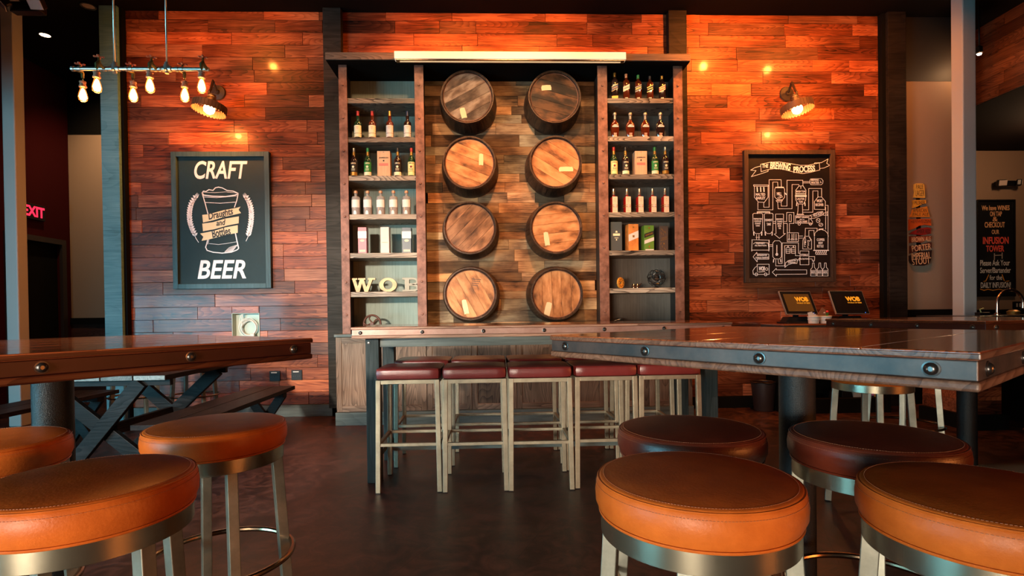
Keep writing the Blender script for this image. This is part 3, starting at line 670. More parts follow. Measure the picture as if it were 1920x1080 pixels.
# lamp over the unit
bz0, bz1 = W(960, 112.5, 5.44).z, W(960, 96.5, 5.44).z; bx0, bx1 = W(739, 104, 5.44).x, W(1174, 104, 5.44).x
t2 = thing('linear_picture_light', 'long white bar lamp mounted across the top of the shelving unit', 'lamp', ((bx0+bx1)/2, 5.48, bz0))
MB().box(bx0, bx1, 5.44, 5.515, bz0+.012, bz1).build('housing', plain('ivory_lamp_housing', (.85, .78, .66), rough=.4, emit=(1, .80, .55), es=.35), t2, world=True, bevel=.003)  # faint glow stands in for light falling on the casing
MB().box(bx0+.012, bx1-.012, 5.446, 5.512, bz0, bz0+.0115).build('lower_trim', BRONZE, t2, world=True, bevel=.002)
MB().box(bx0+.05, bx1-.05, 5.47, 5.49, bz0-.004, bz0-.0005).build('led_strip', plain('led_strip', (1,.8,.5), emit=(1, .66, .34), es=.5), t2, world=True)
light('linear_lamp', 'AREA', ((bx0+bx1)/2, 5.40, bz0-.012), 9, TUNG, ((bx0+bx1)/2, 5.72, 2.0), shape='RECTANGLE', size=2.3, size_y=.05)

# ------------------------------------------------------------------ barrels
BY = 5.70
HOOP = plain('rusty_barrel_hoop', (.08, .045, .03), rough=.45, metal=.7, var=.3, vscale=12)
BD = [((876, 181), 0, -28, 'grey weathered', (-8, 29, 10, 20), 'top left barrel, grey weathered head with a tan paper scrap'),
      ((880, 305), 1, 22, 'orange', (22, -7, 8, 22), 'barrel second from top on the left, orange head with a curved paper scrap'),
      ((881, 427), 2, -45, 'brown', None, 'barrel third from top on the left, brown head without any label'),
      ((882, 551), 1, 62, 'orange', (-10, 24, 9, 28), 'bottom left barrel, pale stripe across its head and a pale label'),
      ((1040, 181), 0, 15, 'dark', (-15, -18, 18, 10), 'top right barrel, nearly black head with a cream scrap'),
      ((1042, 304), 1, 32, 'orange', (20, 12, 26, 9), 'barrel second from top on the right, label scrap at its right'),
      ((1043, 427), 1, -6, 'orange', (-18, 20, 9, 26), 'barrel third from top on the right, level head boards and a narrow label'),
      ((1044.5, 551), 1, 88, 'orange', (-17, 28, 11, 26), 'bottom right barrel, upright head boards and a tilted label')]
for i, ((px, py), kind, ang, _, lb, lab) in enumerate(BD):
    c = W(px, py, BY); g = random.Random(40+i)
    t = thing('oak_barrel', lab, 'barrel', (c.x, PD-.022, c.z), 0, 'half barrels mounted on the board wall')
    L_ = PD-.024-BY
    # axis along -y : profile given as (radius, distance from wall)
    Mx = Matrix.Rotation(PI/2, 4, 'X')
    m = MB(); pr = [(.300, .0), (.3135, .03), (.314, L_*.15), (.3085, L_*.4), (.299, L_*.65), (.287, L_*.88), (.279, L_), (.268, L_+.001), (.262, L_-.003), (.258, L_-.022), (.0, L_-.022)]
    ns = 30
    for k in range(ns):
        m.lathe(pr[:10], 3, M=Mx, a0=2*PI*k/ns, a1=2*PI*(k+1)/ns-.004, rnd=(g.random(), .2, g.random()))
    m.build('staves', STAVE, t, fix=False)
    for (u, w_) in ((.03, .045), (.52, .035), (.86, .045)):
        rr = lambda s: .314 - (.314-.279)*max(0, (s-.1)/.9)**1.35 + .0022
        MB().lathe([(rr(u)-.004, L_*u), (rr(u), L_*u), (rr(u+w_/L_), L_*u+w_), (rr(u+w_/L_)-.004, L_*u+w_)], 48, M=Mx, caps=False).build('hoop', HOOP, t)
    # head boards clipped to the disc
    m = MB(); rh = .2575; nb = 5; w_ = 2*rh/nb; a = math.radians(ang); ca_, sa_ = math.cos(a), math.sin(a)
    for k in range(nb):
        v0, v1 = -rh+k*w_+.0012, -rh+(k+1)*w_-.0012; up, lo = [], []
        for s in range(13):
            v = v0+(v1-v0)*s/12; u = math.sqrt(max(rh*rh-v*v, 1e-5)); up.append((u, v)); lo.append((-u, v))
        pts = up+lo[::-1]
        m.prism([(x, z) for x, z in pts], -(L_-.020), -(L_-.030), (g.random(), g.random()*.3, g.random()))
    hd = m.build('head', DARKHEAD if i == 4 else {0: BHEADD, 1: BHEAD, 2: BHEAD}[kind] if i != 2 else wood('brown_barrel_head', (.04,.017,.008), (.20,.088,.038), (.38,.18,.085), rough=.5, freq=9, tone=(.7,1.2), ringamt=.12, blot=2.2, fib=.6, scale=4.0), t)
    hd.rotation_euler = (0, a, 0)
    MB().lathe([(.2585, L_-.0205), (.2545, L_-.0175), (.2505, L_-.0195)], 64, M=Mx, caps=False).build('head_groove', RUST, t)
    if lb:
        s = BY/1000; x, z, ww, hh = lb[0]*s, -lb[1]*s, lb[2]*s/2, lb[3]*s/2; tl = g.uniform(-.25, .25)
        pts = [(-ww, -hh), (-ww*.2, -hh*.93), (ww, -hh), (ww*1.05, 0), (ww*.9, hh*.9), (0, hh), (-ww*.9, hh*.92), (-ww*1.08, hh*.1)]
        pts = [(x+p*math.cos(tl)-q*math.sin(tl), z+p*math.sin(tl)+q*math.cos(tl)) for p, q in pts]
        o = MB().prism(pts, -(L_-.0185), -(L_-.0198)).build('paper_scrap', plain('aged_paper_scrap', (.72, .55, .30), rough=.8), t); o['label'] = 'torn pale paper scrap on the head'
    if i == 3:
        m = MB()
        for k, s_ in enumerate(('OLD DISTILLERY', 'BARREL 53 GAL')[:0]): pass
        for k in range(4): m.ribbon([(.02+.01*k*0, .16-.022*k), (.115-.012*k, .152-.022*k)], .006, -(L_-.0198), .0008)
        m.build('stencil_marks', INK, t)

# ------------------------------------------------------------------ bottles and boxes on the shelves
G_AMB = plain('amber_whisky_glass', (.085, .013, .003), rough=.08, coat=.6)
G_DRK = plain('dark_bottle_glass', (.018, .008, .006), rough=.08, coat=.6)
G_GRN = plain('green_bottle_glass', (.010, .030, .012), rough=.08, coat=.6)
G_RED = plain('ruby_rye_glass', (.22, .008, .006), rough=.08, coat=.6)
G_CLR = plain('clear_gin_glass', (.75, .72, .70), rough=.03, trans=.75, coat=.4, ior=1.45)
def cm(n, c, r=.4, mtl=0): return plain(n, c, rough=r, metal=mtl)
def stand(row_i, side, px, dy=0.0):
    y = UY+.075+dy; return (W(px, 330, y).x, y, SHL[side][row_i]), y
def xat(px, py, y): return W(px, py, y).x
SY = [[184.7, 257.8, 329.7, 402, 474.3, 547, 634], [184.5, 256, 327, 398, 469.5, 540, 627]]
def round_bottle(name, label, side, row, px, glass, capc, labels, prof, group, txt=None, cap_prof=None, neck=None):
    y = UY+.07; x = xat(px, SY[side][row]-20, y); z = SHL[side][row]
    t = thing(name, label, 'bottle', (x, y, z), 0, group)
    MB().lathe(prof, 28).build('glass', glass, t)
    MB().lathe(cap_prof, 20).build('cap', capc, t)
    for (z0, z1, r, mt) in labels:
        MB().lathe([(r, z0), (r+.0006, z0+.0003), (r+.0006, z1-.0003), (r, z1)], 20, a0=-PI/2-1.15, a1=-PI/2+1.15).build('paper_label', mt, t)
    if neck: MB().lathe([(neck[2], neck[0]), (neck[2], neck[1])], 18).build('neck_label', neck[3], t)
    if txt:
        m = MB()
        for (s, w_, z0, z1, r, _m) in txt: text(m, s, -w_/2, w_/2, z0, z1, -r, bold=.02, th=.0006, bend=(0, 0, r))
        m.build('lettering', txt[0][5], t)
    return t
PJ = [(0, 0), (.036, 0), (.039, .004), (.0395, .165), (.037, .180), (.028, .198), (.0175, .212), (.0145, .232), (.0135, .285)]
CJ = [(.0148, .238), (.0155, .30), (.014, .303), (0, .303)]
PM = [(0, 0), (.036, 0), (.0395, .005), (.0395, .150), (.0385, .165), (.030, .178), (.018, .190), (.0165, .215), (.0185, .235), (.0135, .245), (.0135, .262)]
CM_ = [(.0148, .236), (.0148, .282), (.0165, .283), (.0165, .29), (0, .29)]
CRM = plain('cream_label', (.80, .66, .42), rough=.6); GLD = cm('gold_foil', (.55, .30, .07), .35, .8)
caps = {'red': cm('red_cap', (.42, .02, .02)), 'green': cm('green_cap', (.02, .20, .05)), 'black': cm('black_cap', (.015, .015, .018)), 'navy': cm('navy_cap', (.02, .03, .07)),
        'gold': GLD, 'silver': cm('pewter_cap', (.35, .33, .30), .3, .7), 'wood': cm('copper_cap', (.62, .30, .17), .35, .3)}
g1 = 'malt whisky bottles with cream labels'
for px, cp, lb, lab, gl in ((671.3, 'red', CRM, 'leftmost cream-labelled malt bottle, dark red cap, green neck', G_GRN), (698.2, 'red', CRM, 'second cream-labelled malt bottle, bright red cap', G_AMB),
                        (731, 'gold', WHITE, 'third malt bottle, pale label and gold cap, upper left shelf', G_AMB), (764.2, 'navy', WHITE, 'rightmost malt bottle, white label and navy cap, upper left shelf', G_DRK)):
    t = round_bottle('whisky_bottle', lab, 0, 1, px, gl, caps[cp], [(.052, .135, .040, lb), (.012, .049, .040, lb)], PM, g1, cap_prof=CM_)
    m = MB()
    for k in range(3): m.box(-.014+.003*k, .014-.003*k, -.0414, -.0408, .118-.012*k, .1215-.012*k)
    m.build('printed_lines', plain('brown_print', (.35, .22, .12)), t)
BLK = cm('black_label', (.008, .006, .005), .6); GRL = cm('green_label', (.02, .19, .04)); YEL = cm('yellow_cream_label', (.78, .66, .28))
def jam(side, px, kind, lab):
    gl = {'amber': G_DRK, 'green': G_GRN, 'black': G_DRK, 'yellow': G_GRN}[kind]; cp = {'amber': 'silver', 'green': 'green', 'black': 'black', 'yellow': 'red'}[kind]
    lbl = {'amber': BLK, 'green': GRL, 'black': BLK, 'yellow': YEL}[kind]; low = {'amber': GLD, 'green': CRM, 'black': CRM, 'yellow': YEL}[kind]
    ink = INK if kind == 'yellow' else CRM
    t = round_bottle('whiskey_bottle', lab, side, 2, px, gl, caps[cp], [(.048, .150, .040, lbl), (.010, .046, .040, low)], PJ, 'whiskey bottles beside the wooden boxes',
                     txt=[('JAMESON', .052, .126, .142, .0412, ink)], cap_prof=[(.0148, .262), (.0152, .30), (.014, .303), (0, .303)], neck=(.205, .262, .0158, GLD))
    MB().lathe([(0, 0), (.012, 0), (.012, .0005), (0, .0005)], 16, M=Matrix.Translation((0, -.0406, .098)) @ Matrix.Rotation(PI/2, 4, 'X')).build('crest', ink if kind != 'yellow' else cm('maroon_crest', (.2, .02, .02)), t)
    m = MB()
    for k in range(2): m.box(-.019, .019, -.0414, -.0409, .062+.012*k, .0655+.012*k)
    m.build('printed_lines', ink, t)
jam(0, 663.8, 'amber', 'dark-labelled whiskey bottle at the left end beside the left wooden box'); jam(0, 690, 'green', 'green-labelled whiskey bottle just left of the left wooden box')
jam(0, 746, 'black', 'black-labelled whiskey bottle just right of the left wooden box'); jam(0, 771.7, 'yellow', 'yellow-labelled red-capped whiskey bottle by the left inner upright')
jam(1, 1150.8, 'yellow', 'yellow-labelled red-capped whiskey bottle at the left end of the right bay'); jam(1, 1172.6, 'black', 'black-labelled whiskey bottle just left of the right wooden box')
jam(1, 1227.4, 'green', 'green-labelled whiskey bottle just right of the right wooden box'); jam(1, 1247, 'amber', 'dark-labelled whiskey bottle at the right end of the right bay')
def gift(name, lab, side, row, x0, x1, y1, depth, mat, group, rz=0.0, cat='box'):
    y = UY+.05; a, b_ = xat(x0, y1, y), xat(x1, y1, y); h = W((x0+x1)/2, y1, y).z-SHL[side][row]
    t = thing(name, lab, cat, ((a+b_)/2, y+depth/2, SHL[side][row]), rz, group); w_ = (b_-a)/2
    MB().box(-w_, w_, -depth/2, depth/2, 0, h).build('carton', mat, t, bevel=.0015, seg=1); return t, w_, -depth/2, h
PINE = wood('pale_pine_box', (.38,.20,.11), (.62,.37,.22), (.75,.50,.33), axis='z', rough=.6, freq=8, ringamt=.4)
for side, x0, x1, y1, lab in ((0, 707, 731, 283, 'pale wooden bottle box in the left bay'), (1, 1190.5, 1213, 283, 'pale wooden bottle box in the right bay')):
    t, w_, yf, h = gift('wooden_bottle_box', lab, side, 2, x0, x1, y1, .115, PINE, 'wooden whiskey boxes')
    m = MB(); text(m, 'JAMESON', -w_*.72, w_*.72, h*.70, h*.76, yf-.0002, bold=.03)
    m.lathe([(0, 0), (.009, 0), (.009, .001), (0, .001)], 14, M=Matrix.Translation((0, yf, h*.62)) @ Matrix.Rotation(PI/2, 4, 'X')).box(-.006, .006, yf-.001, yf-.0002, h*.95, h*.965)
    m.build('lettering', INK, t); MB().box(-w_*.72, w_*.72, yf-.001, yf-.0002, h*.42, h*.52).build('red_stripe', cm('faded_red_print', (.55, .16, .12)), t)
# clear bottles, lower left
PG = [(0, 0), (.042, 0), (.0445, .004), (.0445, .175), (.043, .185), (.036, .194), (.018, .199), (.0145, .205), (.0145, .232)]
for px, lab in ((667.4, 'leftmost of the five clear bottles with copper caps'), (689.6, 'second from left of the five clear bottles'), (713.9, 'middle one of the five clear bottles'),
                (737.8, 'fourth from left of the five clear bottles'), (762.2, 'rightmost of the five clear bottles with copper caps')):
    t = round_bottle('gin_bottle', lab, 0, 3, px, G_CLR, caps['wood'], [(.078, .158, .0452, WHITE)], PG, 'clear spirit bottles on the left bay', cap_prof=[(.018, .229), (.020, .232), (.020, .252), (.0185, .256), (0, .256)])
    MB().lathe([(0, .004), (.040, .004), (.041, .03), (.041, .118), (0, .118)], 20).build('spirit', plain('pale_spirit', (.55, .30, .18), rough=.1, trans=.5), t)
    MB().prism([(-.016, .004), (.016, .004), (.014, .03), (.006, .044), (-.006, .044), (-.014, .03)], -.0472, -.0455).build('lower_badge', WHITE, t)
# three slim cartons left
c1 = [(670.8, 686.8, 426, cm('red_carton', (.26, .02, .03)), 'red and white bottle carton, left of three', 'r'), (713.2, 729.2, 425.6, cm('cream_carton', (.40, .27, .21)), 'cream bottle carton, middle of three', 'c'),
      (753.5, 770.5, 426.5, cm('black_carton', (.012, .013, .016)), 'black and white bottle carton, right of three', 'k')]
for x0, x1, y1, mt, lab, kd in c1:
    t, w_, yf, h = gift('bottle_carton', lab, 0, 4, x0, x1, y1, .09, mt, 'slim cartons in the left bay')
    if kd != 'c':
        MB().box(-w_-.0006, w_+.0006, yf-.0008, yf+.02, h*.58, h*.85).build('white_panel', WHITE, t)
        MB().lathe([(0, 0), (w_*.5, 0), (w_*.5, .0008), (0, .0008)], 20, M=Matrix.Translation((0, yf, h*.49)) @ Matrix.Rotation(PI/2, 4, 'X') @ Matrix.Diagonal((1, .55, 1, 1))).build('badge', PAPER, t)
        MB().box(-w_*.7, w_*.7, yf-.0008, yf-.0001, h*.06, h*.14).build('lower_print', PAPER, t)
    else:
        MB().box(-w_*.7, w_*.7, yf-.0008, yf-.0001, h*.40, h*.425).box(-w_*.99, w_*.99, yf-.0006, yf-.0001, h*.58, h*.585).build('printed_line', plain('brown_print', (.35, .22, .12)), t)
# slab-sided bottles with slanted labels, top right
JB = plain('gold_edge', (.60, .36, .10), rough=.35, metal=.6)
jw = [(1152.6, 137, G_DRK, GLD, cm('royal_blue_label', (.02, .03, .09)), JB, 'square bottle with slanted blue label and gold cap, top right shelf', 1),
      (1174, 139, G_AMB, caps['wood'], CRM, None, 'square bottle with slanted cream label and copper cap, top right shelf', 0),
      (1196.4, 141, G_AMB, caps['green'], cm('olive_label', (.05, .05, .02)), WHITE, 'square bottle with slanted green and white label, top right shelf', 0),
      (1218.4, 143, G_AMB, caps['black'], BLK, JB, 'square bottle with slanted black label, top right shelf', 0),
      (1241, 142.5, G_DRK, GLD, cm('bright_red_label', (.50, .02, .02)), JB, 'square bottle with slanted red label, right end of the top shelf', 0)]
for px, top, gl, cp, lb, edge, lab, plate in jw:
    y = UY+.065; x = xat(px, 165, y); h = W(px, top, y).z-SHL[1][0]
    t = thing('square_whisky_bottle', lab, 'bottle', (x, y, SHL[1][0]), -.18, 'square whisky bottles on the top right shelf')
    MB().lathe([(0, 0), (.033, 0), (.0345, .004), (.0345, h*.66), (.030, h*.71), (.016, h*.77), (.0125, h*.80), (.0125, h*.93)], 40, square=6).build('glass', gl, t)
    MB().lathe([(.0145, h*.84), (.0155, h*.845), (.0155, h*.985), (.013, h), (0, h)], 20).build('cap', cp, t)
    z0, dz = h*.30, .016
    MB().prism([(-.033, z0-dz/2), (.033, z0+dz*1.3), (.033, z0+dz*1.3+.052), (-.033, z0-dz/2+.052)], -.0352, -.0346).build('slanted_label', lb, t)
    if edge:
        m = MB()
        for q in (0, .049): m.prism([(-.033, z0-dz/2+q), (.033, z0+dz*1.3+q), (.033, z0+dz*1.3+q+.004), (-.033, z0-dz/2+q+.004)], -.0358, -.0353)
        m.build('label_edging', edge, t)
    m = MB(); text(m, 'JOHNNIE WALKER', -.028, .028, z0+.018+.007, z0+.018+.020, -.0354, th=.0006, rot=-.34, bold=.02); m.build('lettering', GLD if lb is not CRM else INK, t)
    MB().lathe([(0, 0), (.006, 0), (.006, .001), (0, .001)], 12, M=Matrix.Translation((.004, -.0345, h*.585)) @ Matrix.Rotation(PI/2, 4, 'X')).build('seal', GLD, t)
    if plate: MB().box(-.0335, .0335, -.036, -.0346, .004, .032).build('base_plate_label', GLD, t)
    else: MB().box(-.014, .014, -.036, -.0346, .004, .014).build('base_label', CRM, t)
# rounded flask bottles
for px, lab in ((1152.7, 'leftmost rounded bourbon flask, right bay'), (1181.7, 'second from left rounded bourbon flask, right bay'), (1209.7, 'third from left rounded bourbon flask, right bay'), (1237.9, 'rightmost rounded bourbon flask, right bay')):
    y = UY+.065; x = xat(px, 235, y)
    t = thing('bourbon_flask', lab, 'bottle', (x, y, SHL[1][1]), 0, 'rounded bourbon flasks in the right bay')
    fl_ = Matrix.Diagonal((1, .55, 1, 1))
    MB().lathe([(0, 0), (.034, 0), (.037, .004), (.047, .085), (.049, .115), (.045, .142), (.032, .165), (.019, .178), (.014, .190), (.0135, .225)], 32, M=fl_).build('glass', G_DRK if px > 1230 else G_AMB, t)
    MB().lathe([(.0145, .195), (.0145, .235), (.019, .238), (.021, .252), (.016, .266), (0, .268)], 20).build('stopper', caps['silver'], t)
    m = MB(); m.box(-.034, .034, -.0285, -.0272, .108, .121).prism([(-.026, .126), (.026, .126), (.012, .136), (-.012, .136)], -.027, -.0255); m.build('white_print', WHITE, t)
    m = MB(); m.box(-.016, .016, -.0235, -.0222, .040, .046).box(-.014, .014, -.0225, -.0212, .030, .036).prism([(-.020, .006), (.020, .006), (.014, .026), (-.014, .026)], -.0215, -.0203); m.build('lower_print', plain('salmon_print', (.75, .38, .26)), t)
# rye bottles with a paper bib
BIB = plain('buff_paper_bib', (.78, .55, .40), rough=.7)
for px, lab in ((1150.4, 'leftmost rye bottle in a buff paper bib'), (1175.3, 'second from left rye bottle in a buff paper bib'), (1198.8, 'middle rye bottle in a buff paper bib'),
                (1223, 'fourth from left rye bottle in a buff paper bib'), (1246.5, 'rightmost rye bottle in a buff paper bib')):
    y = UY+.065; x = xat(px, 380, y)
    t = thing('rye_bottle', lab, 'bottle', (x, y, SHL[1][3]), .25, 'rye bottles with paper bibs')
    MB().lathe([(0, 0), (.030, 0), (.032, .003), (.032, .160), (.026, .170), (.014, .177), (.0125, .182), (.0125, .215)], 32, square=5).build('glass', G_RED, t)
    MB().lathe([(.0145, .190), (.0165, .192), (.0165, .257), (.015, .260), (0, .260)], 20).build('capsule', plain('satin_steel_capsule', (.6, .5, .42), rough=.25, metal=.9), t)
    MB().box(-.030, .030, -.0338, -.0324, .002, .172).build('paper_bib', BIB, t)
    MB().box(-.0338, .0338, -.0352, .0338, .060, .065).box(-.0338, .0338, -.0352, .0338, .078, .083).build('belt', GLD, t)
    MB().lathe([(0, 0), (.013, 0), (.013, .0015), (0, .0015)], 16, M=Matrix.Translation((0, -.0352, .0715)) @ Matrix.Rotation(PI/2, 4, 'X')).build('buckle', WHITE, t)
    MB().box(-.014, .014, -.0344, -.0339, .128, .130).box(-.010, .010, -.0344, -.0339, .120, .122).box(-.004, .004, -.0344, -.0339, .142, .150).box(-.016, .016, -.0344, -.0339, .020, .022).build('printed_lines', plain('brown_print', (.35, .22, .12)), t)
# tall cartons right
def slant(m, w_, yf, z0, z1, k, th=.0008): m.prism([(-w_, z0), (w_, z0+k), (w_, z1+k), (-w_, z1)], yf-th, yf-.0001)
t, w_, yf, h = gift('whisky_carton', 'dark slate whisky carton at the left of the four', 1, 4, 1145.2, 1166, 416, .10, plain('slate_carton', (.055, .062, .062), rough=.5), 'tall whisky cartons in the right bay')
m = MB(); m.box(-w_*.62, w_*.62, yf-.0008, yf-.0001, h*.52, h*.60).box(-w_*.35, w_*.35, yf-.0008, yf-.0001, h*.44, h*.455).box(-w_*.1, w_*.1, yf-.0008, yf-.0001, h*.36, h*.41)
m.prism([(-w_*.2, h*.63), (w_*.2, h*.63), (w_*.12, h*.69), (-w_*.12, h*.69)], yf-.0008, yf-.0001).build('silver_print', CRM, t)
t, w_, yf, h = gift('whisky_carton', 'orange whisky carton with a slanted white panel', 1, 4, 1177, 1196.3, 420, .10, plain('orange_carton', (.62, .20, .04), rough=.5, var=.3, vscale=9), 'tall whisky cartons in the right bay', .12)
m = MB(); slant(m, w_, yf, h*.34, h*.60, h*.16); m.build('white_panel', WHITE, t); MB().box(-w_*.2, w_*.2, yf-.0012, yf-.0008, h*.5, h*.58).box(-w_*.15, w_*.15, yf-.0008, yf-.0001, h*.85, h*.91).build('gold_print', GLD, t)
t, w_, yf, h = gift('whisky_carton', 'green whisky carton with black and white slanted bands', 1, 4, 1207, 1225.6, 422.5, .10, plain('green_carton', (.10, .20, .02), rough=.5), 'tall whisky cartons in the right bay', .08)
m = MB(); slant(m, w_, yf, h*.50, h*.66, h*.14); m.build('black_band', BLK, t); m = MB(); slant(m, w_, yf, h*.26, h*.40, h*.14); m.box(-w_*.8, w_*.95, yf-.0008, yf-.0001, .001, h*.06).build('white_band', WHITE, t)
m = MB(); text(m, 'JOHNNIE WALKER', -w_*.8, w_*.8, h*.60, h*.68, yf-.001, th=.0006, rot=-.34, bold=.02); m.box(-w_*.15, w_*.15, yf-.0008, yf-.0001, h*.87, h*.93).box(-w_*.12, w_*.15, yf-.0008, yf-.0001, h*.12, h*.2).build('gold_print', GLD, t)
t, w_, yf, h = gift('whisky_carton', 'brown-black whisky carton with scattered gold strokes, right of the four', 1, 4, 1236, 1252.7, 424, .10, plain('umber_carton', (.06, .035, .025), rough=.5), 'tall whisky cartons in the right bay')
m = MB(); g = random.Random(5)
for (u, v, a) in ((-.6,.92,-.9),(-.3,.88,-1.1),(.0,.80,-1.0),(-.6,.74,-1.2),(-.2,.70,-1.0),(.35,.78,-1.1),(-.7,.25,1.0),(-.4,.2,-1.1),(.1,.12,-1.2),(.4,.06,-1.3)):
    m.ribbon([(u*w_, v*h), (u*w_+.012*math.cos(a), v*h+.012*math.sin(a)*1.8)], .003, yf-.0002)
for k in range(3): m.ribbon([(-w_*.7+.01*k*.5, h*.40+k*h*.05), (w_*.7, h*.47+k*h*.05)], .003, yf-.0002)
m.box(-w_*.1, w_*.15, yf-.0008, yf-.0001, h*.25, h*.31).build('gold_print', GLD, t)
# marquee letters W O B
BRASS = plain('galvanised_brass_letter', (.17, .10, .045), rough=.4, metal=.55, var=.25, vscale=18)
for ch, x0, x1, mt in (('W', 660, 701, BRASS), ('O', 711, 744, BRASS), ('B', 754.5, 786, plain('pale_metal_letter', (.19, .165, .12), rough=.5, metal=.3))):
    y = UY+.055; a, b_ = xat(x0, 535, y), xat(x1, 535, y); m = MB(); zz = SHL[0][5]
    h = W(720, 521, y).z-zz
    me = textmesh(ch, .03, 0)
    mm_ = MB()
    # slab serif letter: strokes built from outlines
    cx = (a+b_)/2; w_ = (b_-a)/2
    if ch == 'W':
        S = [((-1, h), (-.55, 0)), ((-.55, 0), (-.12, h)), ((-.12, h), (.33, 0)) , ((.33, 0), (1-.08, h))]
        for k_, (p, q) in enumerate(S):
            dx = .017; y_ = y+.0007*(k_ % 2+1); mm_.prism([(cx+p[0]*w_*.86-dx, p[1]), (cx+q[0]*w_*.86-dx, q[1]), (cx+q[0]*w_*.86+dx, q[1]), (cx+p[0]*w_*.86+dx, p[1])], y_, y+.045)
        for u in (-.86, -.10, .80): mm_.box(cx+u*w_-.038, cx+u*w_+.038, y, y+.045, h-.018, h)
    elif ch == 'O':
        n = 40
        for k in range(n):
            a0_, a1_ = 2*PI*k/n, 2*PI*(k+1)/n
            P = lambda t_, s_: (cx+w_*s_*math.cos(t_), h/2+h/2*(1-(1-s_)*.72)*math.sin(t_))
            mm_.prism([P(a0_, 1), P(a1_, 1), P(a1_, .52), P(a0_, .52)], y, y+.045)
    else:
        mm_.box(cx-w_*.72, cx-w_*.18, y-.0006, y+.045, 0, h).box(cx-w_, cx+w_*.2, y, y+.045, 0, .02).box(cx-w_, cx+w_*.2, y, y+.045, h-.02, h)
        for z0, z1 in ((0, h*.54), (h*.46, h)):
            n = 16; zc = (z0+z1)/2; rv = (z1-z0)/2
            for k in range(n):
                t0, t1 = -PI/2+PI*k/n, -PI/2+PI*(k+1)/n
                P = lambda t_, s_: (cx+w_*.2+w_*.75*(1-(1-s_)*.8)*math.cos(t_)-(1-s_)*0, zc+rv*s_*math.sin(t_))
                mm_.prism([P(t0, 1), P(t1, 1), P(t1, .5), P(t0, .5)], y, y+.045)
            mm_.box(cx-w_*.2, cx+w_*.22, y+.001, y+.045, z0, z0+.02).box(cx-w_*.2, cx+w_*.22, y+.0015, y+.045, z1-.02, z1)
    o = mm_.build('marquee_letter', mt); o.location = (0, 0, zz)
    bb = Vector((cx, y+.02, zz)); o.data.transform(Matrix.Translation((-bb.x, -bb.y, 0))); o.location = bb
    tag(o, 'metal slab-serif letter %s standing on the left bay shelf' % ch, 'letter', 'metal letters spelling W O B')
# valve wheel on the cupboard top (left bay), and at the right
RB = plain('red_brown_iron', (.10, .035, .02), rough=.5, metal=.5, var=.3, vscale=20)
p = W(697, 601, UY+.10)
def handwheel(name, label, c, r, mat, ry=0.0, spokes=5, curved=True):
    t = thing(name, label, 'valve wheel', (c[0], c[1], c[2]), ry)
    n = 40; MB().tube([(r*math.cos(2*PI*k/n), 0, r+.006+r*math.sin(2*PI*k/n)) for k in range(n)], .0115, 10, closed=True).build('rim', mat, t)
    MB().lathe([(0, -.02), (.016, -.02), (.019, -.01), (.019, .012), (0, .012)], 16, M=Matrix.Translation((0, 0, r+.006)) @ Matrix.Rotation(PI/2, 4, 'X')).build('hub', mat, t)
    for k in range(spokes):
        a = 2*PI*k/spokes+.3; pts = []
        for s in range(7):
            q = s/6; aa = a+(.55*math.sin(q*PI*.9) if curved else 0); pts.append((r*q*math.cos(aa), 0, r+.006+r*q*math.sin(aa)))
        MB().tube(pts, .006, 8, rads=[.012, .011, .009, .008, .008, .009, .010]).build('spoke', mat, t)
    return t
handwheel('valve_handwheel', 'rusty spoked valve wheel standing on the cupboard top in the left bay', (p.x, UY+.12, CT), .093, RB, -.15)
# gear, bolts and wire ball in the right bay
zz = SHL[1][5]; p = W(1163.5, 530, UY+.07); t = thing('gear_wheel', 'orange perforated gear wheel on the lower right shelf', 'gear', (p.x, UY+.07, zz), .75)
ORG = plain('orange_painted_gear', (.62, .26, .03), rough=.4)
m = MB(); n = 36; rg = .056
for k in range(n):
    a0_, a1_ = 2*PI*k/n, 2*PI*(k+1)/n; ro = rg*(1.0 if k % 3 else 1.05)
    m.prism([(ro*math.cos(a0_), .060+ro*math.sin(a0_)), (ro*math.cos(a1_), .060+ro*math.sin(a1_)), (.022*math.cos(a1_), .060+.022*math.sin(a1_)), (.022*math.cos(a0_), .060+.022*math.sin(a0_))], -.009, .009)
m.build('disc', ORG, t)
m = MB()
for k in range(9): m.lathe([(0, .0092), (.0055, .0092), (.0055, .0099), (0, .0099)], 10, M=Matrix.Translation((.040*math.cos(2*PI*k/9), 0, .060+.040*math.sin(2*PI*k/9))) @ Matrix.Rotation(PI/2, 4, 'X'))
m.build('hole_ring', BLACK, t)
x = xat(1192, 536, UY+.07)
t = thing('ball_jack', 'small bronze knobbed fitting beside the gear on the shelf', 'fitting', (x, UY+.07, zz))
for dx in (-.022, .018): MB().lathe([(0, .0), (.008, .0), (.008, .012), (.016, .02), (.018, .032), (.012, .046), (0, .048)], 16, c=(dx, 0, 0)).build('knob', BRONZE, t)
MB().bar((-.045, 0, .012), (.01, 0, .008), .012, .010).bar((.02, 0, .012), (.062, 0, .052), .008, .008).build('lever', BRONZE, t)
c = W(1230.5, 525, UY+.17); rb = .098
t = thing('wire_globe', 'black open wire globe sculpture on the lower right shelf', 'ornament', (c.x, UY+.17, zz))
for k in range(9):
    q = Matrix.Translation((0, 0, rb+.018)) @ Matrix.Rotation(k*.7, 4, 'Z') @ Matrix.Rotation(.5+k*.61, 4, 'X'); n = 36; rr = rb*(1, .97, .93, .98, .9, .95, .99, .92, .96)[k]
    MB().tube([q @ Vector((rr*math.cos(2*PI*i/n), rr*math.sin(2*PI*i/n), 0)) for i in range(n)], .0032, 6, closed=True).build('wire_hoop', BOLT, t)
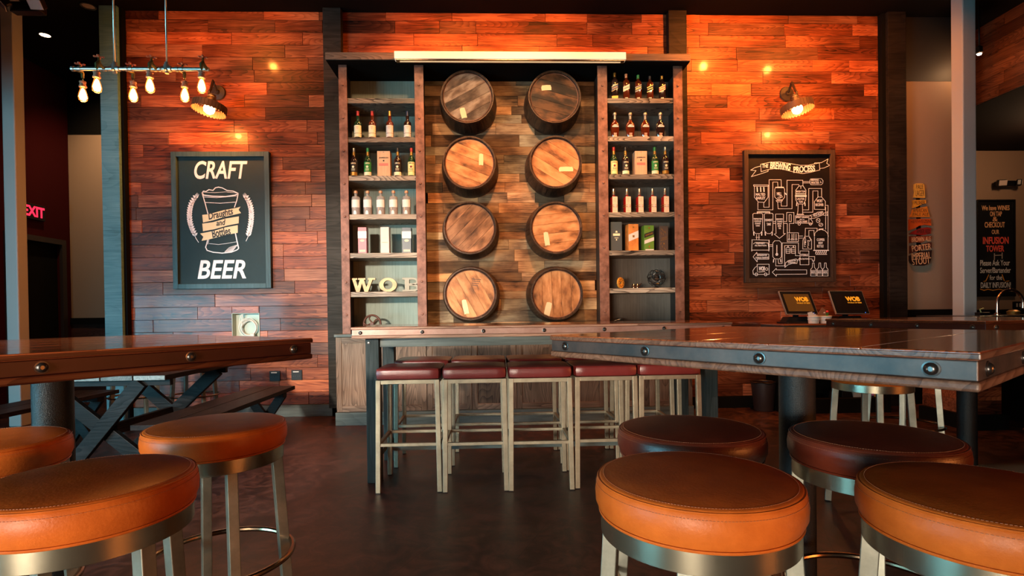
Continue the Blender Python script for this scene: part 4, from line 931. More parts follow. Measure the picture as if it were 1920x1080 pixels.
MB().lathe([(0, -.034), (.02, -.03), (.034, 0), (.02, .03), (0, .034)], 16, c=(0, 0, rb+.018)).build('glass_core', plain('smoked_core', (.02, .02, .02), rough=.1, coat=1), t)
MB().lathe([(0, 0), (.035, 0), (.03, .012), (.01, .022), (0, .022)], 20).build('foot', BOLT, t)
MB().bar((-.02, -.03, .055), (.022, -.03, .05), .012, .010).build('brass_tag', GLD, t)
x = xat(1158, 600, UY+.10)
t = thing('coiled_iron_scrap', 'dark coiled iron ornament in the bottom of the right bay', 'ornament', (x, UY+.12, CT))
for k in range(4):
    n = 30; rr = .072-.012*k
    MB().tube([(rr*math.cos(2*PI*i/n), .03*math.sin(2*PI*i/n), rr*.55*(1+.6*math.sin(2*PI*i/n+k))+.06) for i in range(n)], .005, 6, closed=True).build('coil', BOLT, t)
MB().lathe([(0, 0), (.06, 0), (.065, .02), (.05, .05), (.02, .07), (0, .075)], 24).build('body', plain('bronze_black', (.05, .035, .02), rough=.3, metal=.8), t)

# ------------------------------------------------------------------ chalkboard CRAFT BEER
def frame_rect(x0, x1, y0, y1): # from measured corner points on the wall
    return W(x0, (y0+y1)/2, WY-.05).x, W(x1, (y0+y1)/2, WY-.05).x, W((x0+x1)/2, y1, WY-.05).z, W((x0+x1)/2, y0, WY-.05).z
def board(name, label, px, fw, fmat, bmat, yw=WY, dep=.05):
    x0, x1, y0, y1 = px
    D_ = yw-dep; a, b_ = W(x0, (y0+y1)/2, D_).x, W(x1, (y0+y1)/2, D_).x; z0, z1 = W((x0+x1)/2, y1, D_).z, W((x0+x1)/2, y0, D_).z
    t = thing(name, label, 'chalkboard', ((a+b_)/2, yw-dep/2, z0))
    MB().box(a, a+fw, D_, yw-.001, z0, z1).box(b_-fw, b_, D_, yw-.001, z0, z1).box(a+fw, b_-fw, D_, yw-.001, z0, z0+fw).box(a+fw, b_-fw, D_, yw-.001, z1-fw, z1).build('frame', fmat, t, world=True, bevel=.003)
    MB().box(a+fw, b_-fw, yw-.018, yw-.002, z0+fw, z1-fw).build('slate', bmat, t, world=True)
    return t, a, b_, z0, z1, yw-.0185
FRM1 = wood('dark_teal_frame', (.012, .022, .024), (.035, .065, .07), (.07, .11, .12), axis='z', rough=.4, freq=12, ringamt=.2)
t, a, b_, z0, z1, yb = board('craft_beer_chalkboard', 'slate chalkboard reading CRAFT BEER on the left of the plank wall', (322, 506, 284, 541), .055, FRM1, CHALKB)
# strokes are measured in a 992x1080 view of the board (origin 300,270; scale 2.918)
def Q(x, y, o=(300, 270), s=2.918, yp=None): p = W(o[0]+x/s, o[1]+y/s, yp if yp else yb); return (p.x, p.z)
def rectQ(x0, y0, x1, y1, **k):
    p = Q(x0, y1, **k); q = Q(x1, y0, **k); return p[0], q[0], p[1], q[1]
text(MB(), 'CRAFT', *rectQ(188, 92, 478, 192), yb, bold=.02, shear=.22).build('upper_lettering', CHALK, t, world=True)
text(MB(), 'BEER', *rectQ(206, 634, 470, 738), yb, bold=.02, shear=.22).build('lower_lettering', CHALK, t, world=True)
m = MB(); S = lambda pts, w=.0095, c=False: m.ribbon([Q(*p) for p in pts], w, yb, closed=c)
S([(230, 268), (238, 258), (252, 260), (268, 250), (290, 254), (303, 240), (320, 236), (340, 240), (352, 246), (366, 254), (380, 256), (400, 258), (415, 264), (428, 270), (428, 276)])
S([(230, 268), (240, 280), (290, 286), (360, 288), (410, 280), (428, 272)], .012); S([(236, 264), (300, 266), (360, 262), (420, 268)], .004)
S([(232, 274), (246, 320), (262, 380), (268, 385)]); S([(427, 276), (420, 310), (408, 345)]); S([(240, 290), (310, 294), (420, 284)], .005)
S([(250, 320), (330, 324), (412, 318)], .006)
S([(262, 520), (256, 545), (250, 565), (258, 582), (290, 592), (340, 597), (390, 592), (420, 580), (430, 572)], .010); S([(412, 485), (420, 525), (430, 568)], .012)
S([(268, 522), (262, 548)], .005); S([(270, 545), (320, 550), (360, 545), (420, 535)], .004)
for k in range(14):
    q = k/13; S([(355+q*40, 590-q*2), (380+q*44, 566-q*14)], .006)
m.build('glass_drawing', CHALK, t, world=True)
for (x0, sgn) in ((170, 1), (492, -1)):   # wheat ears
    m = MB()
    pts = []
    for k in range(17):
        q = k/16
        x = (200-45*math.sin((1-q)*1.9)) if sgn > 0 else (465+43*math.sin((1-q)*1.9))
        y = 290+q*205; 
        x = [196, 186, 178, 172, 168, 165, 163, 162, 161, 162, 163, 165, 168, 172, 177, 183, 190][k] if sgn > 0 else [470, 478, 485, 490, 494, 497, 499, 500, 500, 500, 499, 498, 496, 494, 491, 488, 485][k]
        pts.append((x, y))
        for s in (-1, 1): m.prism([Q(x, y+11), Q(x+s*11, y+4), Q(x+s*16, y-9), Q(x+s*6, y-8), Q(x, y-1)], yb-.0015, yb)
    S(pts, .006); S([pts[-1], (196, 515) if sgn > 0 else (480, 512), (211, 538) if sgn > 0 else (471, 531)], .006)
    for k in range(5): S([(pts[0][0], 292), (pts[0][0]-8+k*5+(6 if sgn > 0 else -8), 268+abs(k-2)*4)], .003)
    m.build('wheat_ear', CHALK, t, world=True)
m = MB()
RIB = [[(232, 388), (270, 384), (350, 362), (418, 350), (441, 343), (430, 360), (444, 378), (420, 384), (350, 400), (290, 418), (236, 430)],
       [(232, 436), (290, 428), (360, 408), (432, 396), (431, 434), (370, 446), (300, 466), (236, 478)],
       [(426, 444), (360, 456), (300, 474), (262, 482), (220, 490), (238, 508), (228, 530), (262, 524), (300, 514), (360, 498), (426, 486)]]
for r_ in RIB: m.prism([Q(*p) for p in r_][::-1], yb-.003, yb-.0016)
m.build('cream_banner', plain('cream_banner_paint', (.78, .68, .42), rough=.8), t, world=True)
m = MB(); yt = yb-.003
text(m, 'Draughts', *rectQ(264, 362, 402, 412), yt, bold=.02, shear=.2, rot=-.22); text(m, 'and', *rectQ(308, 414, 360, 446), yt, bold=.02, shear=.3, rot=-.1); text(m, 'Bottles', *rectQ(284, 460, 386, 506), yt, bold=.02, shear=.1, rot=-.18)
m.build('banner_lettering', INK, t, world=True)

# ------------------------------------------------------------------ chalkboard THE BREWING PROCESS
FRM2 = wood('dark_brown_frame', (.018, .010, .007), (.05, .028, .018), (.09, .05, .032), axis='z', rough=.4, freq=12, ringamt=.2)
t, a, b_, z0, z1, yb = board('brewing_chalkboard', 'black chalkboard diagram titled THE BREWING PROCESS', (1396.5, 1567, 281, 529), .05, FRM2, CHALKD)
K = dict(o=(1380, 270), s=4.0)
m = MB(); WL = .0046
S = lambda pts, w=WL, c=False: m.ribbon([Q(*p, **K) for p in pts], w, yb, closed=c)
def TX(s, x0, y0, x1, y1, rot=0, bold=.01, shear=0): text(m, s, *rectQ(x0, y0, x1, y1, **K), yb, bold=bold, rot=rot, shear=shear)
def arc(cx, cy, rx, ry, a0, a1, n=12): return [(cx+rx*math.cos(math.radians(a0+(a1-a0)*k/n)), cy+ry*math.sin(math.radians(a0+(a1-a0)*k/n))) for k in range(n+1)]
S([(185, 152), (250, 138), (320, 134), (400, 146), (480, 160), (540, 160), (625, 142), (628, 195), (560, 212), (500, 222), (440, 212), (340, 186), (290, 184), (240, 192), (188, 208)], c=True)
S([(185, 165), (140, 178), (110, 196), (150, 200), (115, 245), (180, 226), (240, 205), (240, 194)]); S([(585, 150), (590, 142), (640, 140), (690, 112), (680, 145), (703, 160), (660, 180), (628, 184)])
TX('THE', 196, 150, 242, 178, 0, .02, .1); TX('BREWING', 256, 140, 408, 192, .10, .03, .05); TX('PROCESS', 430, 164, 592, 212, -.06, .03, .05)
S([(132, 306), (242, 308), (242, 318), (132, 316)], c=True); S([(138, 318), (138, 400), (168, 436), (212, 438), (240, 400), (240, 318)])
for x in (158, 184, 208): S([(x, 326), (x+2, 356)], .012)
TX('MALTED', 148, 368, 218, 388); TX('BARLEY', 152, 394, 220, 416)
S([(164, 438), (164, 494), (276, 494), (276, 286), (312, 286), (314, 318)]); S([(208, 438), (208, 474), (248, 474), (248, 268), (338, 268), (340, 320)])
S([(312, 322), (296, 326), (290, 340), (290, 398), (312, 418), (350, 418), (364, 400), (364, 340), (356, 324), (340, 322)], c=True); S([(298, 326), (356, 326)], .012); TX('MILL', 306, 362, 342, 386)
S(arc(322, 404, 9, 6, 0, 360), .004); S(arc(338, 396, 9, 6, 0, 360), .004); S([(300, 424), (348, 424), (340, 434), (308, 434)], c=True); S([(366, 368), (376, 378)], .012)
S([(312, 434), (316, 486), (420, 486), (420, 304), (470, 304), (474, 316)]); S([(338, 434), (340, 466), (382, 466), (382, 272), (500, 272), (502, 312)])
S([(502, 282), (552, 282)]); S([(502, 292), (552, 292)])
S([(560, 262), (640, 260), (652, 275), (650, 296), (638, 306), (562, 306), (554, 292), (554, 274)], c=True); TX('BREWING', 564, 264, 620, 276); TX('WATER', 562, 280, 622, 300); S([(630, 276), (640, 290), (628, 292)], .004)
S([(472, 316), (502, 314), (524, 346), (522, 420), (506, 450), (466, 450), (448, 420), (448, 346)], c=True); TX('MASH TUN', 452, 348, 518, 364); S([(452, 374), (520, 374)], .01); S([(448, 390), (524, 390)], .02); TX('LAUTER', 456, 404, 514, 420); TX('TUN', 470, 426, 500, 442)
S([(456, 440), (454, 462)], .01); S([(516, 440), (518, 462)], .01); S([(486, 316), (486, 334)], .006)
S([(466, 454), (464, 500), (460, 526)]); S([(498, 454), (500, 526)]); S([(458, 528), (506, 528)], .01)
S([(500, 494), (545, 494), (545, 334), (642, 334), (642, 396)]); S([(498, 512), (576, 512), (576, 352), (614, 352), (614, 396)])
S([(614, 398), (642, 398), (670, 430), (668, 492), (588, 490), (588, 432)], c=True); TX('WORT', 604, 416, 650, 438); TX('RECEIVER', 596, 446, 656, 466)
S([(672, 460), (690, 460), (690, 695)]); S([(672, 475), (672, 640)])
S([(446, 538), (546, 538), (546, 594), (446, 594)], c=True); TX('SPENT GRAINS', 450, 542, 540, 556); TX('SENT TO', 478, 562, 512, 570); TX('LOCAL FARMS', 456, 574, 534, 590)
S([(546, 560), (560, 562), (574, 584), (572, 600), (546, 600)]); S(arc(474, 600, 9, 9, 0, 360)); S(arc(558, 600, 9, 9, 0, 360))
S([(552, 536), (580, 530), (610, 512), (650, 506), (656, 530), (620, 544), (590, 556), (560, 560), (570, 546)], c=True); TX('ADD HOPS', 578, 514, 648, 540, -.18); S([(656, 520), (686, 508), (680, 524), (688, 536), (656, 534)])
S(arc(616, 574, 14, 16, 0, 360)); S(arc(636, 606, 15, 12, 0, 360)); S([(608, 568), (624, 580)], .004); S([(628, 612), (644, 600)], .004)
# tanks in the second row
for x0, x1, tx in ((126, 200, ('TEMPERATURE', 'CONTROLLED', 'STORAGE', 'TANK')), (212, 278, None)):
    S([(x0, 526), (x0+10, 520), (x1-10, 520), (x1, 526), (x1-2, 650), (x1-20, 672), (x0+20, 672), (x0+2, 650)], c=True)
    S([(x0+6, 662), (x0+8, 684)], .01); S([(x1-6, 662), (x1-8, 684)], .01)
    if tx:
        for k, s in enumerate(tx): TX(s, x0+6+k*5, 556+k*17, x1-6-k*5, 568+k*17)
    else: TX('FERMENT', 218, 562, 272, 580); TX('TANK', 230, 592, 262, 612)
S([(160, 510), (252, 510)], .012); S([(160, 512), (160, 520)], .012); S([(252, 512), (252, 520)], .012)
S([(296, 526), (356, 526), (356, 672), (370, 672), (326, 708), (286, 676), (300, 672)], c=True)
for k, s in enumerate(('BREWERY', 'TANKS', 'BRIGHT', 'BEER', 'TANK')): TX(s, 302+k*4, 558+k*17, 352-k*4, 570+k*17)
S([(278, 582), (296, 582)]); S([(278, 596), (296, 596)]); S([(356, 582), (380, 582), (380, 514), (434, 514), (434, 596), (400, 596), (400, 664)]); S([(356, 596), (384, 596), (384, 664)]); S([(398, 530), (414, 530), (414, 582), (398, 582)], c=True)
S([(384, 666), (468, 666), (468, 732), (384, 732)], c=True)
for x in (398, 420, 450): S([(x, 676), (x, 712)], .006); S(arc(x, 716, 6, 6, 0, 360), .004)
S([(434, 674), (434, 722)], .006)
S([(468, 690), (500, 690)]); S([(468, 706), (500, 706)])
S([(518, 690), (520, 632), (608, 632), (608, 656)]); S([(546, 690), (546, 648), (584, 648), (586, 690)])
S([(516, 692), (548, 692), (566, 720), (566, 788), (500, 788), (502, 720)], c=True); [TX(c_, 512, 700+k*15, 524, 712+k*15) for k, c_ in enumerate('WHIRL')]; [TX(c_, 536, 722+k*15, 547, 734+k*15) for k, c_ in enumerate('POOL')]; S(arc(545, 716, 14, 14, -80, 80), .005)
S([(588, 694), (592, 668), (610, 648), (640, 642), (668, 650), (688, 672), (692, 694)], c=True); S([(588, 694), (690, 694), (690, 796), (588, 796)], c=True); S([(622, 640), (652, 638)], .012)
TX('COPPER', 606, 708, 664, 728); TX('BREW', 618, 734, 650, 750); TX('KETTLE', 608, 756, 656, 776); S([(582, 798), (694, 798)], .01)
for k in range(6): S([(602+k*15, 806), (598+k*15, 820)], .010)
S([(598, 828), (680, 828)], .006)
S([(154, 680), (154, 716)]); S([(172, 680), (172, 716)]); S([(148, 700), (178, 700)], .004)
S([(118, 718), (248, 722), (248, 796), (120, 796)], c=True); S([(130, 750), (145, 738), (240, 742), (244, 770)]); TX('PRIMARY', 150, 736, 218, 752); TX('FILTRATION', 142, 756, 228, 768); S([(120, 718), (118, 802)], .009); S([(248, 722), (246, 802)], .009)
S([(248, 756), (274, 756)]); S([(248, 768), (274, 768)])
S([(290, 726), (326, 726), (340, 742), (340, 846), (326, 862), (290, 862), (276, 846), (276, 742)], c=True); S([(306, 760), (306, 826)], .008); S(arc(306, 828, 7, 7, 0, 360), .008); S([(282, 866), (280, 886)], .01); S([(334, 866), (336, 884)], .01)
S([(298, 868), (298, 914), (364, 914), (364, 762), (446, 762), (446, 838), (476, 838)]); S([(316, 868), (318, 896), (346, 896), (346, 742), (468, 742), (468, 820), (478, 820)])
for x in (390, 430): S([(x-14, 778), (x+14, 778), (x+16, 790), (x+14, 820), (x-14, 820), (x-16, 790)], c=True); S([(x-14, 794), (x+14, 794)], .005); S([(x-14, 806), (x+14, 806)], .005); S([(x, 764), (x, 778)], .01)
S([(366, 926), (372, 890), (400, 872), (450, 862), (462, 870), (456, 896), (420, 896), (386, 908)], c=True); TX('CARBONATING', 386, 870, 450, 882, -.1); TX('& CONDITIONING', 390, 884, 448, 896, .0); S([(458, 876), (478, 854), (474, 876)])
S([(480, 802), (546, 802), (546, 906), (480, 906)], c=True); TX('STERILE', 486, 824, 540, 842); TX('FILTRATION', 482, 856, 544, 868)
S([(546, 844), (590, 844), (588, 874)]); S([(546, 862), (570, 862), (572, 874)]); S([(572, 874), (588, 874), (580, 884)], c=True)
S([(128, 846), (156, 812), (156, 824), (246, 826), (246, 864), (158, 864), (158, 884)], c=True); TX('REFRIGERATED', 158, 828, 232, 840); TX('STORAGE & TRANSPORT', 146, 846, 244, 860)
S([(158, 902), (248, 902), (248, 978), (130, 978), (126, 950), (142, 926), (158, 916)], c=True); S([(160, 902), (160, 960)], .004); S(arc(152, 978, 11, 11, 0, 360)); S(arc(222, 978, 11, 11, 0, 360)); TX('WOB', 172, 918, 216, 950, 0, .03, .2); S(arc(230, 938, 9, 10, 0, 360)); S([(170, 960), (216, 956)], .006)
S([(272, 962), (302, 932), (302, 944), (530, 944), (530, 976), (302, 978), (302, 992)], c=True)
for x in (580, 628, 670):
    S([(x-6, 892), (x+6, 892), (x+8, 926), (x+20, 940), (x+20, 990), (x-20, 990), (x-20, 940), (x-8, 926)], .0045, True); S([(x-20, 948), (x+20, 948)], .004); S([(x-20, 974), (x+20, 974)], .004); TX('BEER', x-15, 954, x+15, 968)
m.build('chalk_drawing', CHALK, t, world=True)

# ------------------------------------------------------------------ wine and infusion chalkboard
YR = RBY
D_ = YR-.04
t, a, b_, z0, z1, yb = board('wine_chalkboard', 'tall narrow chalkboard about wines and the infusion tower, at the far right', (1833.5, 1905, 374, 556), .026, BLKPL, plain('deep_black_slate', (.006, .006, .007), rough=.4), yw=YR-.002, dep=.04)
K = dict(o=(1820, 320), s=3.6)
def lines(rows, mat, nm):
    mm = MB()
    for s, x0, y0, x1, y1, bd in rows: text(mm, s, *rectQ(x0, y0, x1, y1, **K), yb, bold=bd)
    return mm.build(nm, mat, t, world=True)
m = MB()
lines([('We have WINES', 74, 234, 262, 268, .015), ('ON TAP', 130, 275, 210, 308, .015), ('&', 148, 312, 182, 342, .0), ('CHECKOUT', 94, 346, 230, 384, .015), ('OUR', 142, 398, 192, 428, .015)], CHALKO, 'upper_lettering')
lines([('INFUSION', 82, 446, 256, 496, .03), ('TOWER', 104, 504, 226, 548, .03)], CHALKR, 'red_lettering')
lines([('Please Ask Your', 64, 602, 264, 642, .01), ('Server/Bartender', 64, 652, 270, 692, .01), ('for the', 128, 704, 212, 738, .01), ('DAILY INFUSION!', 68, 752, 270, 792, .01)], CHALK, 'lower_lettering')
S = lambda pts, w=.012, c=False: m.ribbon([Q(*p, **K) for p in pts], w, yb, closed=c)
S([(104, 740), (122, 702)]); S([(212, 702), (226, 742)]); S([(66, 800), (90, 808), (116, 800), (150, 808), (190, 800), (216, 806)]); S([(236, 748), (260, 744)], .008); S([(88, 748), (104, 744)], .008)
m.build('amber_marks', CHALKY, t, world=True)
m = MB(); S([(160, 560), (160, 600)], .014); S([(212, 556), (212, 592)], .014); S([(160, 572), (212, 570)], .012); m.build('tower_sketch', plain('grey_chalk', (.5, .42, .38)), t, world=True)

# ------------------------------------------------------------------ bottle-shaped beer style sign
YS = WY+.018
t = thing('beer_style_sign', 'bottle-shaped wooden sign of beer styles on the cream wall', 'sign', (W(1725, 420, YS).x, YS-.02, W(1725, 498, YS).z))
K = dict(o=(1690, 330), s=6.0, yp=YS-.03)
SEG = [([(152, 92), (165, 84), (200, 82), (240, 84), (258, 96), (264, 150), (268, 246), (200, 244), (146, 242), (156, 180), (150, 140)], (.80, .42, .07), [('PALE', 166, 98, 244, 146), ('LAGER', 162, 160, 256, 226)], INK),
       ([(136, 270), (276, 268), (278, 306), (215, 325), (180, 345), (134, 360), (142, 310)], (.80, .33, .03), [('PILSNER', 148, 280, 266, 320)], INK),
       ([(136, 372), (290, 340), (304, 400), (322, 462), (102, 462), (124, 420)], (.72, .22, .02), [('AMERICAN', 134, 364, 284, 408), ('PALE ALE', 130, 414, 304, 448)], INK),
       ([(94, 486), (210, 482), (330, 480), (338, 558), (260, 548), (200, 560), (150, 590), (94, 610)], (.62, .09, .01), [('HEFEWEIZEN', 106, 492, 326, 530)], INK),
       ([(96, 652), (150, 615), (210, 590), (290, 576), (334, 588), (330, 650), (240, 664)], (.28, .012, .008), [('AMBER RED', 170, 600, 322, 646)], INK),
       ([(102, 676), (340, 672), (342, 710), (270, 722), (240, 748), (170, 746), (102, 752)], (.20, .035, .012), [('BROWN ALE', 116, 684, 332, 740)], CHALKO),
       ([(104, 784), (170, 782), (230, 770), (310, 744), (344, 746), (342, 808), (240, 822), (160, 854), (102, 872)], (.09, .02, .012), [('PORTER', 118, 770, 334, 840)], CHALKO),
       ([(98, 896), (160, 870), (240, 842), (344, 834), (338, 930), (322, 980), (260, 1008), (160, 1008), (110, 980), (98, 945)], (.025, .008, .006), [('IMPERIAL', 114, 860, 330, 936), ('STOUT', 122, 924, 322, 994)], CHALKO)]
MB().prism([Q(*p, **K) for p in [(186, 240), (226, 240), (238, 560), (240, 900), (190, 900), (190, 560)]][::-1], YS-.006, YS-.001).build('backing_strip', BLACK, t, world=True)
for i, (pts, colr, tx, ink) in enumerate(SEG):
    sg = MB().prism([Q(*p, **K) for p in pts][::-1], YS-.03, YS-.0065).build('style_panel', plain('sign_paint_%s' % 'abcdefgh'[i], colr, rough=.5), t, world=True)
    m = MB(); rt = {2: 0, 5: -.04, 6: -.12, 7: -.08, 1: -.05}.get(i, 0)
    for s, x0, y0, x1, y1 in tx: text(m, s, *rectQ(x0, y0, x1, y1, **K), YS-.0302, th=.001, bold=-.01 if i in (0,2,3) else .0, rot=rt)
    m.build('lettering', ink, sg, world=True)

# ------------------------------------------------------------------ sockets, utility recess, switch
def plate(name, label, px0, px1, py0, py1, D_, mat, cat, group=None):
    a, b_ = W(px0, py0, D_).x, W(px1, py0, D_).x; z0, z1 = W(px0, py1, D_).z, W(px0, py0, D_).z
    t = thing(name, label, cat, ((a+b_)/2, D_, z0), 0, group); MB().box(a, b_, D_-.008, D_+.004, z0, z1).build('cover', mat, t, world=True, bevel=.002); return t, a, b_, z0, z1
for (x0, x1, y0, y1, lab) in ((505.5, 525.5, 695.5, 714.5, 'black wall socket left of the other one, low on the plank wall'), (546.5, 566.5, 693.8, 712.8, 'black wall socket nearer the shelving unit, low on the plank wall')):
    t, a, b_, z0, z1 = plate('wall_socket', lab, x0, x1, y0, y1, WY-.004, BLKPL, 'socket', 'black wall sockets')
    MB().box(a+.02, b_-.035, WY-.0135, WY-.0122, z1-.026, z1-.014).build('white_strip', WHITE, t, world=True)
    m = MB()
    for q in (.3, .7): m.box(a+(b_-a)*q-.012, a+(b_-a)*q-.009, WY-.0130, WY-.0121, z0+.04, z0+.052).box(a+(b_-a)*q+.006, a+(b_-a)*q+.009, WY-.0130, WY-.0121, z0+.04, z0+.052)
    m.build('slots', BOLT, t, world=True)
hx0, hx1, hz0, hz1 = HOLE
t = thing('utility_recess', 'open metal utility box in the plank wall with a coiled cable', 'utility box', ((hx0+hx1)/2, WY+.04, hz0))
GALV = plain('pale_green_box_enamel', (.42, .47, .38), rough=.45)
m = MB(); w_ = .006
m.box(hx0+.001, hx1-.001, WY+.078, WY+.084, hz0+.001, hz1-.001).box(hx0+.001, hx0+w_, WY-.006, WY+.078, hz0+.001, hz1-.001).box(hx1-w_, hx1-.001, WY-.006, WY+.078, hz0+.001, hz1-.001).box(hx0+w_, hx1-w_, WY-.006, WY+.078, hz1-w_, hz1-.001).box(hx0+w_, hx1-w_, WY-.006, WY+.078, hz0+.001, hz0+w_)
m.build('box', GALV, t, world=True)
m = MB(); g = random.Random(8); cx, cz = hx0+(hx1-hx0)*.54, hz0+(hz1-hz0)*.42
for k in range(6):
    rr = .088+g.uniform(-.012, .016); n = 36; ox, oz = g.uniform(-.01, .01), g.uniform(-.008, .008)
    m.tube([(cx+ox+rr*math.cos(2*PI*i/n), WY+.02+k*.008, cz+oz+rr*math.sin(2*PI*i/n)) for i in range(n)], .004, 8, closed=True)
m.tube([(cx-.10, WY+.03, cz+.02), (cx-.095, WY+.03, cz+.09), (cx-.07, WY+.03, hz1-.012)], .005).tube([(cx-.08, WY+.035, cz+.0), (cx-.07, WY+.035, cz+.08), (cx-.06, WY+.035, hz1-.012)], .005)
m.build('coiled_cable', plain('white_cable', (.72, .68, .60), rough=.4), t, world=True)
MB().box(cx+.03, cx+.075, WY+.0, WY+.03, hz0+.008, hz0+.05).build('connector', WHITE, t, world=True, bevel=.006)
t, a, b_, z0, z1 = plate('light_switch', 'black double light switch plate below the wine chalkboard', 1898.5, 1918.5, 565.5, 579, RBY-.003, BLKPL, 'light switch')
for q in (.36, .64): MB().box(a+(b_-a)*q-.013, a+(b_-a)*q+.013, RBY-.016, RBY-.0115, z0+.028, z1-.028).build('rocker', WHITE, t, world=True, bevel=.002)

# ------------------------------------------------------------------ pipe chandelier
PY = 4.2
PIPE = plain('galvanised_pipe', (.50, .47, .42), rough=.32, metal=.85); COP = plain('copper_socket', (.62, .28, .18), rough=.4, metal=.55); BRS = plain('aged_brass_tap', (.16, .14, .05), rough=.35, metal=.8)
TAPR = plain('red_tap_handle', (.45, .10, .05), rough=.4)
BULBM = plain('amber_bulb_glass', (1, .55, .22), rough=.08, trans=1.0, emit=(1, .30, .04), es=.55, ior=1.25)
BCORE = plain('glowing_filament', (1, .6, .3), emit=(1, .62, .28), es=30)
a, b_ = W(136, 128.5, PY), W(392, 130.5, PY); zp = (a.z+b_.z)/2
t = thing('pipe_chandelier', 'galvanised pipe chandelier with six taps and glowing filament bulbs', 'pendant lamp', ((a.x+b_.x)/2, PY, zp))
MB().tube([(a.x, PY, zp), (b_.x, PY, zp)], .0145, 14).build('main_pipe', PIPE, t, world=True)
m = MB()
for px in (137, 150, 196, 205, 238, 246, 292, 300, 332, 341): 
    x = W(px, 130, PY).x; m.tube([(x-.009, PY, zp), (x+.009, PY, zp)], .019, 14)
m.build('pipe_collar', PIPE, t, world=True)
for px in (215, 313):
    x = W(px, 130, PY).x
    tee = MB().lathe([(0, -.035), (.014, -.034), (.016, -.02), (.024, -.012), (.024, .03), (.016, .034), (.016, .05)], 16, c=(x, PY, zp)).tube([(x-.035, PY, zp), (x+.035, PY, zp)], .021, 14).build('tee_joint', PIPE, t, world=True)
    MB().tube([(x, PY, zp+.04), (x, PY, H0-.001)], .0065, 10).build('hanging_rod', PIPE, t, world=True)
    MB().lathe([(.04, 0), (.04, -.012), (.012, -.02)], 20, c=(x, PY, H0-.001)).build('ceiling_rose', PIPE, t, world=True)
TAPS = [(155, 1), (181.5, -1), (249.5, 1), (281, -1), (346, 1), (378, -1)]
for px, sd in TAPS:
    yy = PY+sd*.085; x = W(px, 150, yy).x
    tp = MB().tube([(x, PY+sd*.01, zp), (x, PY+sd*.045, zp+.008), (x, yy-sd*.012, zp+.012), (x, yy, zp+.002), (x, yy, zp-.035)], .011, 10, rads=[.012, .014, .016, .013, .010]).lathe([(.010, .0), (.012, .01), (.007, .03), (.007, .05)], 12, c=(x, PY+sd*.06, zp+.012)).build('tap', BRS, t, world=True)
    hm = MB(); cz = zp+.064
    for k in range(4):
        aa = k*PI/2+.4; hm.tube([(x, PY+sd*.06, cz), (x+.026*math.cos(aa), PY+sd*.06+.026*math.sin(aa), cz)], .006, 8).lathe([(0, -.007), (.009, -.004), (.009, .004), (0, .007)], 10, c=(x+.026*math.cos(aa), PY+sd*.06+.026*math.sin(aa), cz))
    hm.build('tap_handle', TAPR, tp, world=True)
    MB().tube([(x, yy, zp-.03), (x+.003, yy, zp-.055)], .0035, 8).build('lamp_cord', BRS, t, world=True)
    zb = zp-.055
    MB().lathe([(.010, .0), (.022, -.004), (.024, -.012), (.020, -.016), (.021, -.036), (.026, -.040), (.026, -.050), (.018, -.052)], 18, c=(x, yy, zb)).build('lamp_socket', COP, t, world=True)
    MB().lathe([(.013, -.050), (.018, -.065), (.028, -.10), (.0315, -.125), (.028, -.148), (.014, -.160), (0, -.162)], 20, c=(x, yy, zb)).build('bulb_glass', BULBM, t, world=True)
    MB().lathe([(0, -.058), (.007, -.066), (.015, -.095), (.020, -.122), (.016, -.140), (0, -.148)], 16, c=(x, yy, zb)).build('filament', BCORE, t, world=True)
light('chandelier_lamp', 'AREA', ((a.x+b_.x)/2, PY, zp-.24), 26, WARM, ((a.x+b_.x)/2, PY+.6, zp-2), shape='RECTANGLE', size=1.1, size_y=.2)
light('chandelier_glow', 'POINT', ((a.x+b_.x)/2, PY+.35, zp-.13), 10, WARM, shadow_soft_size=.15)

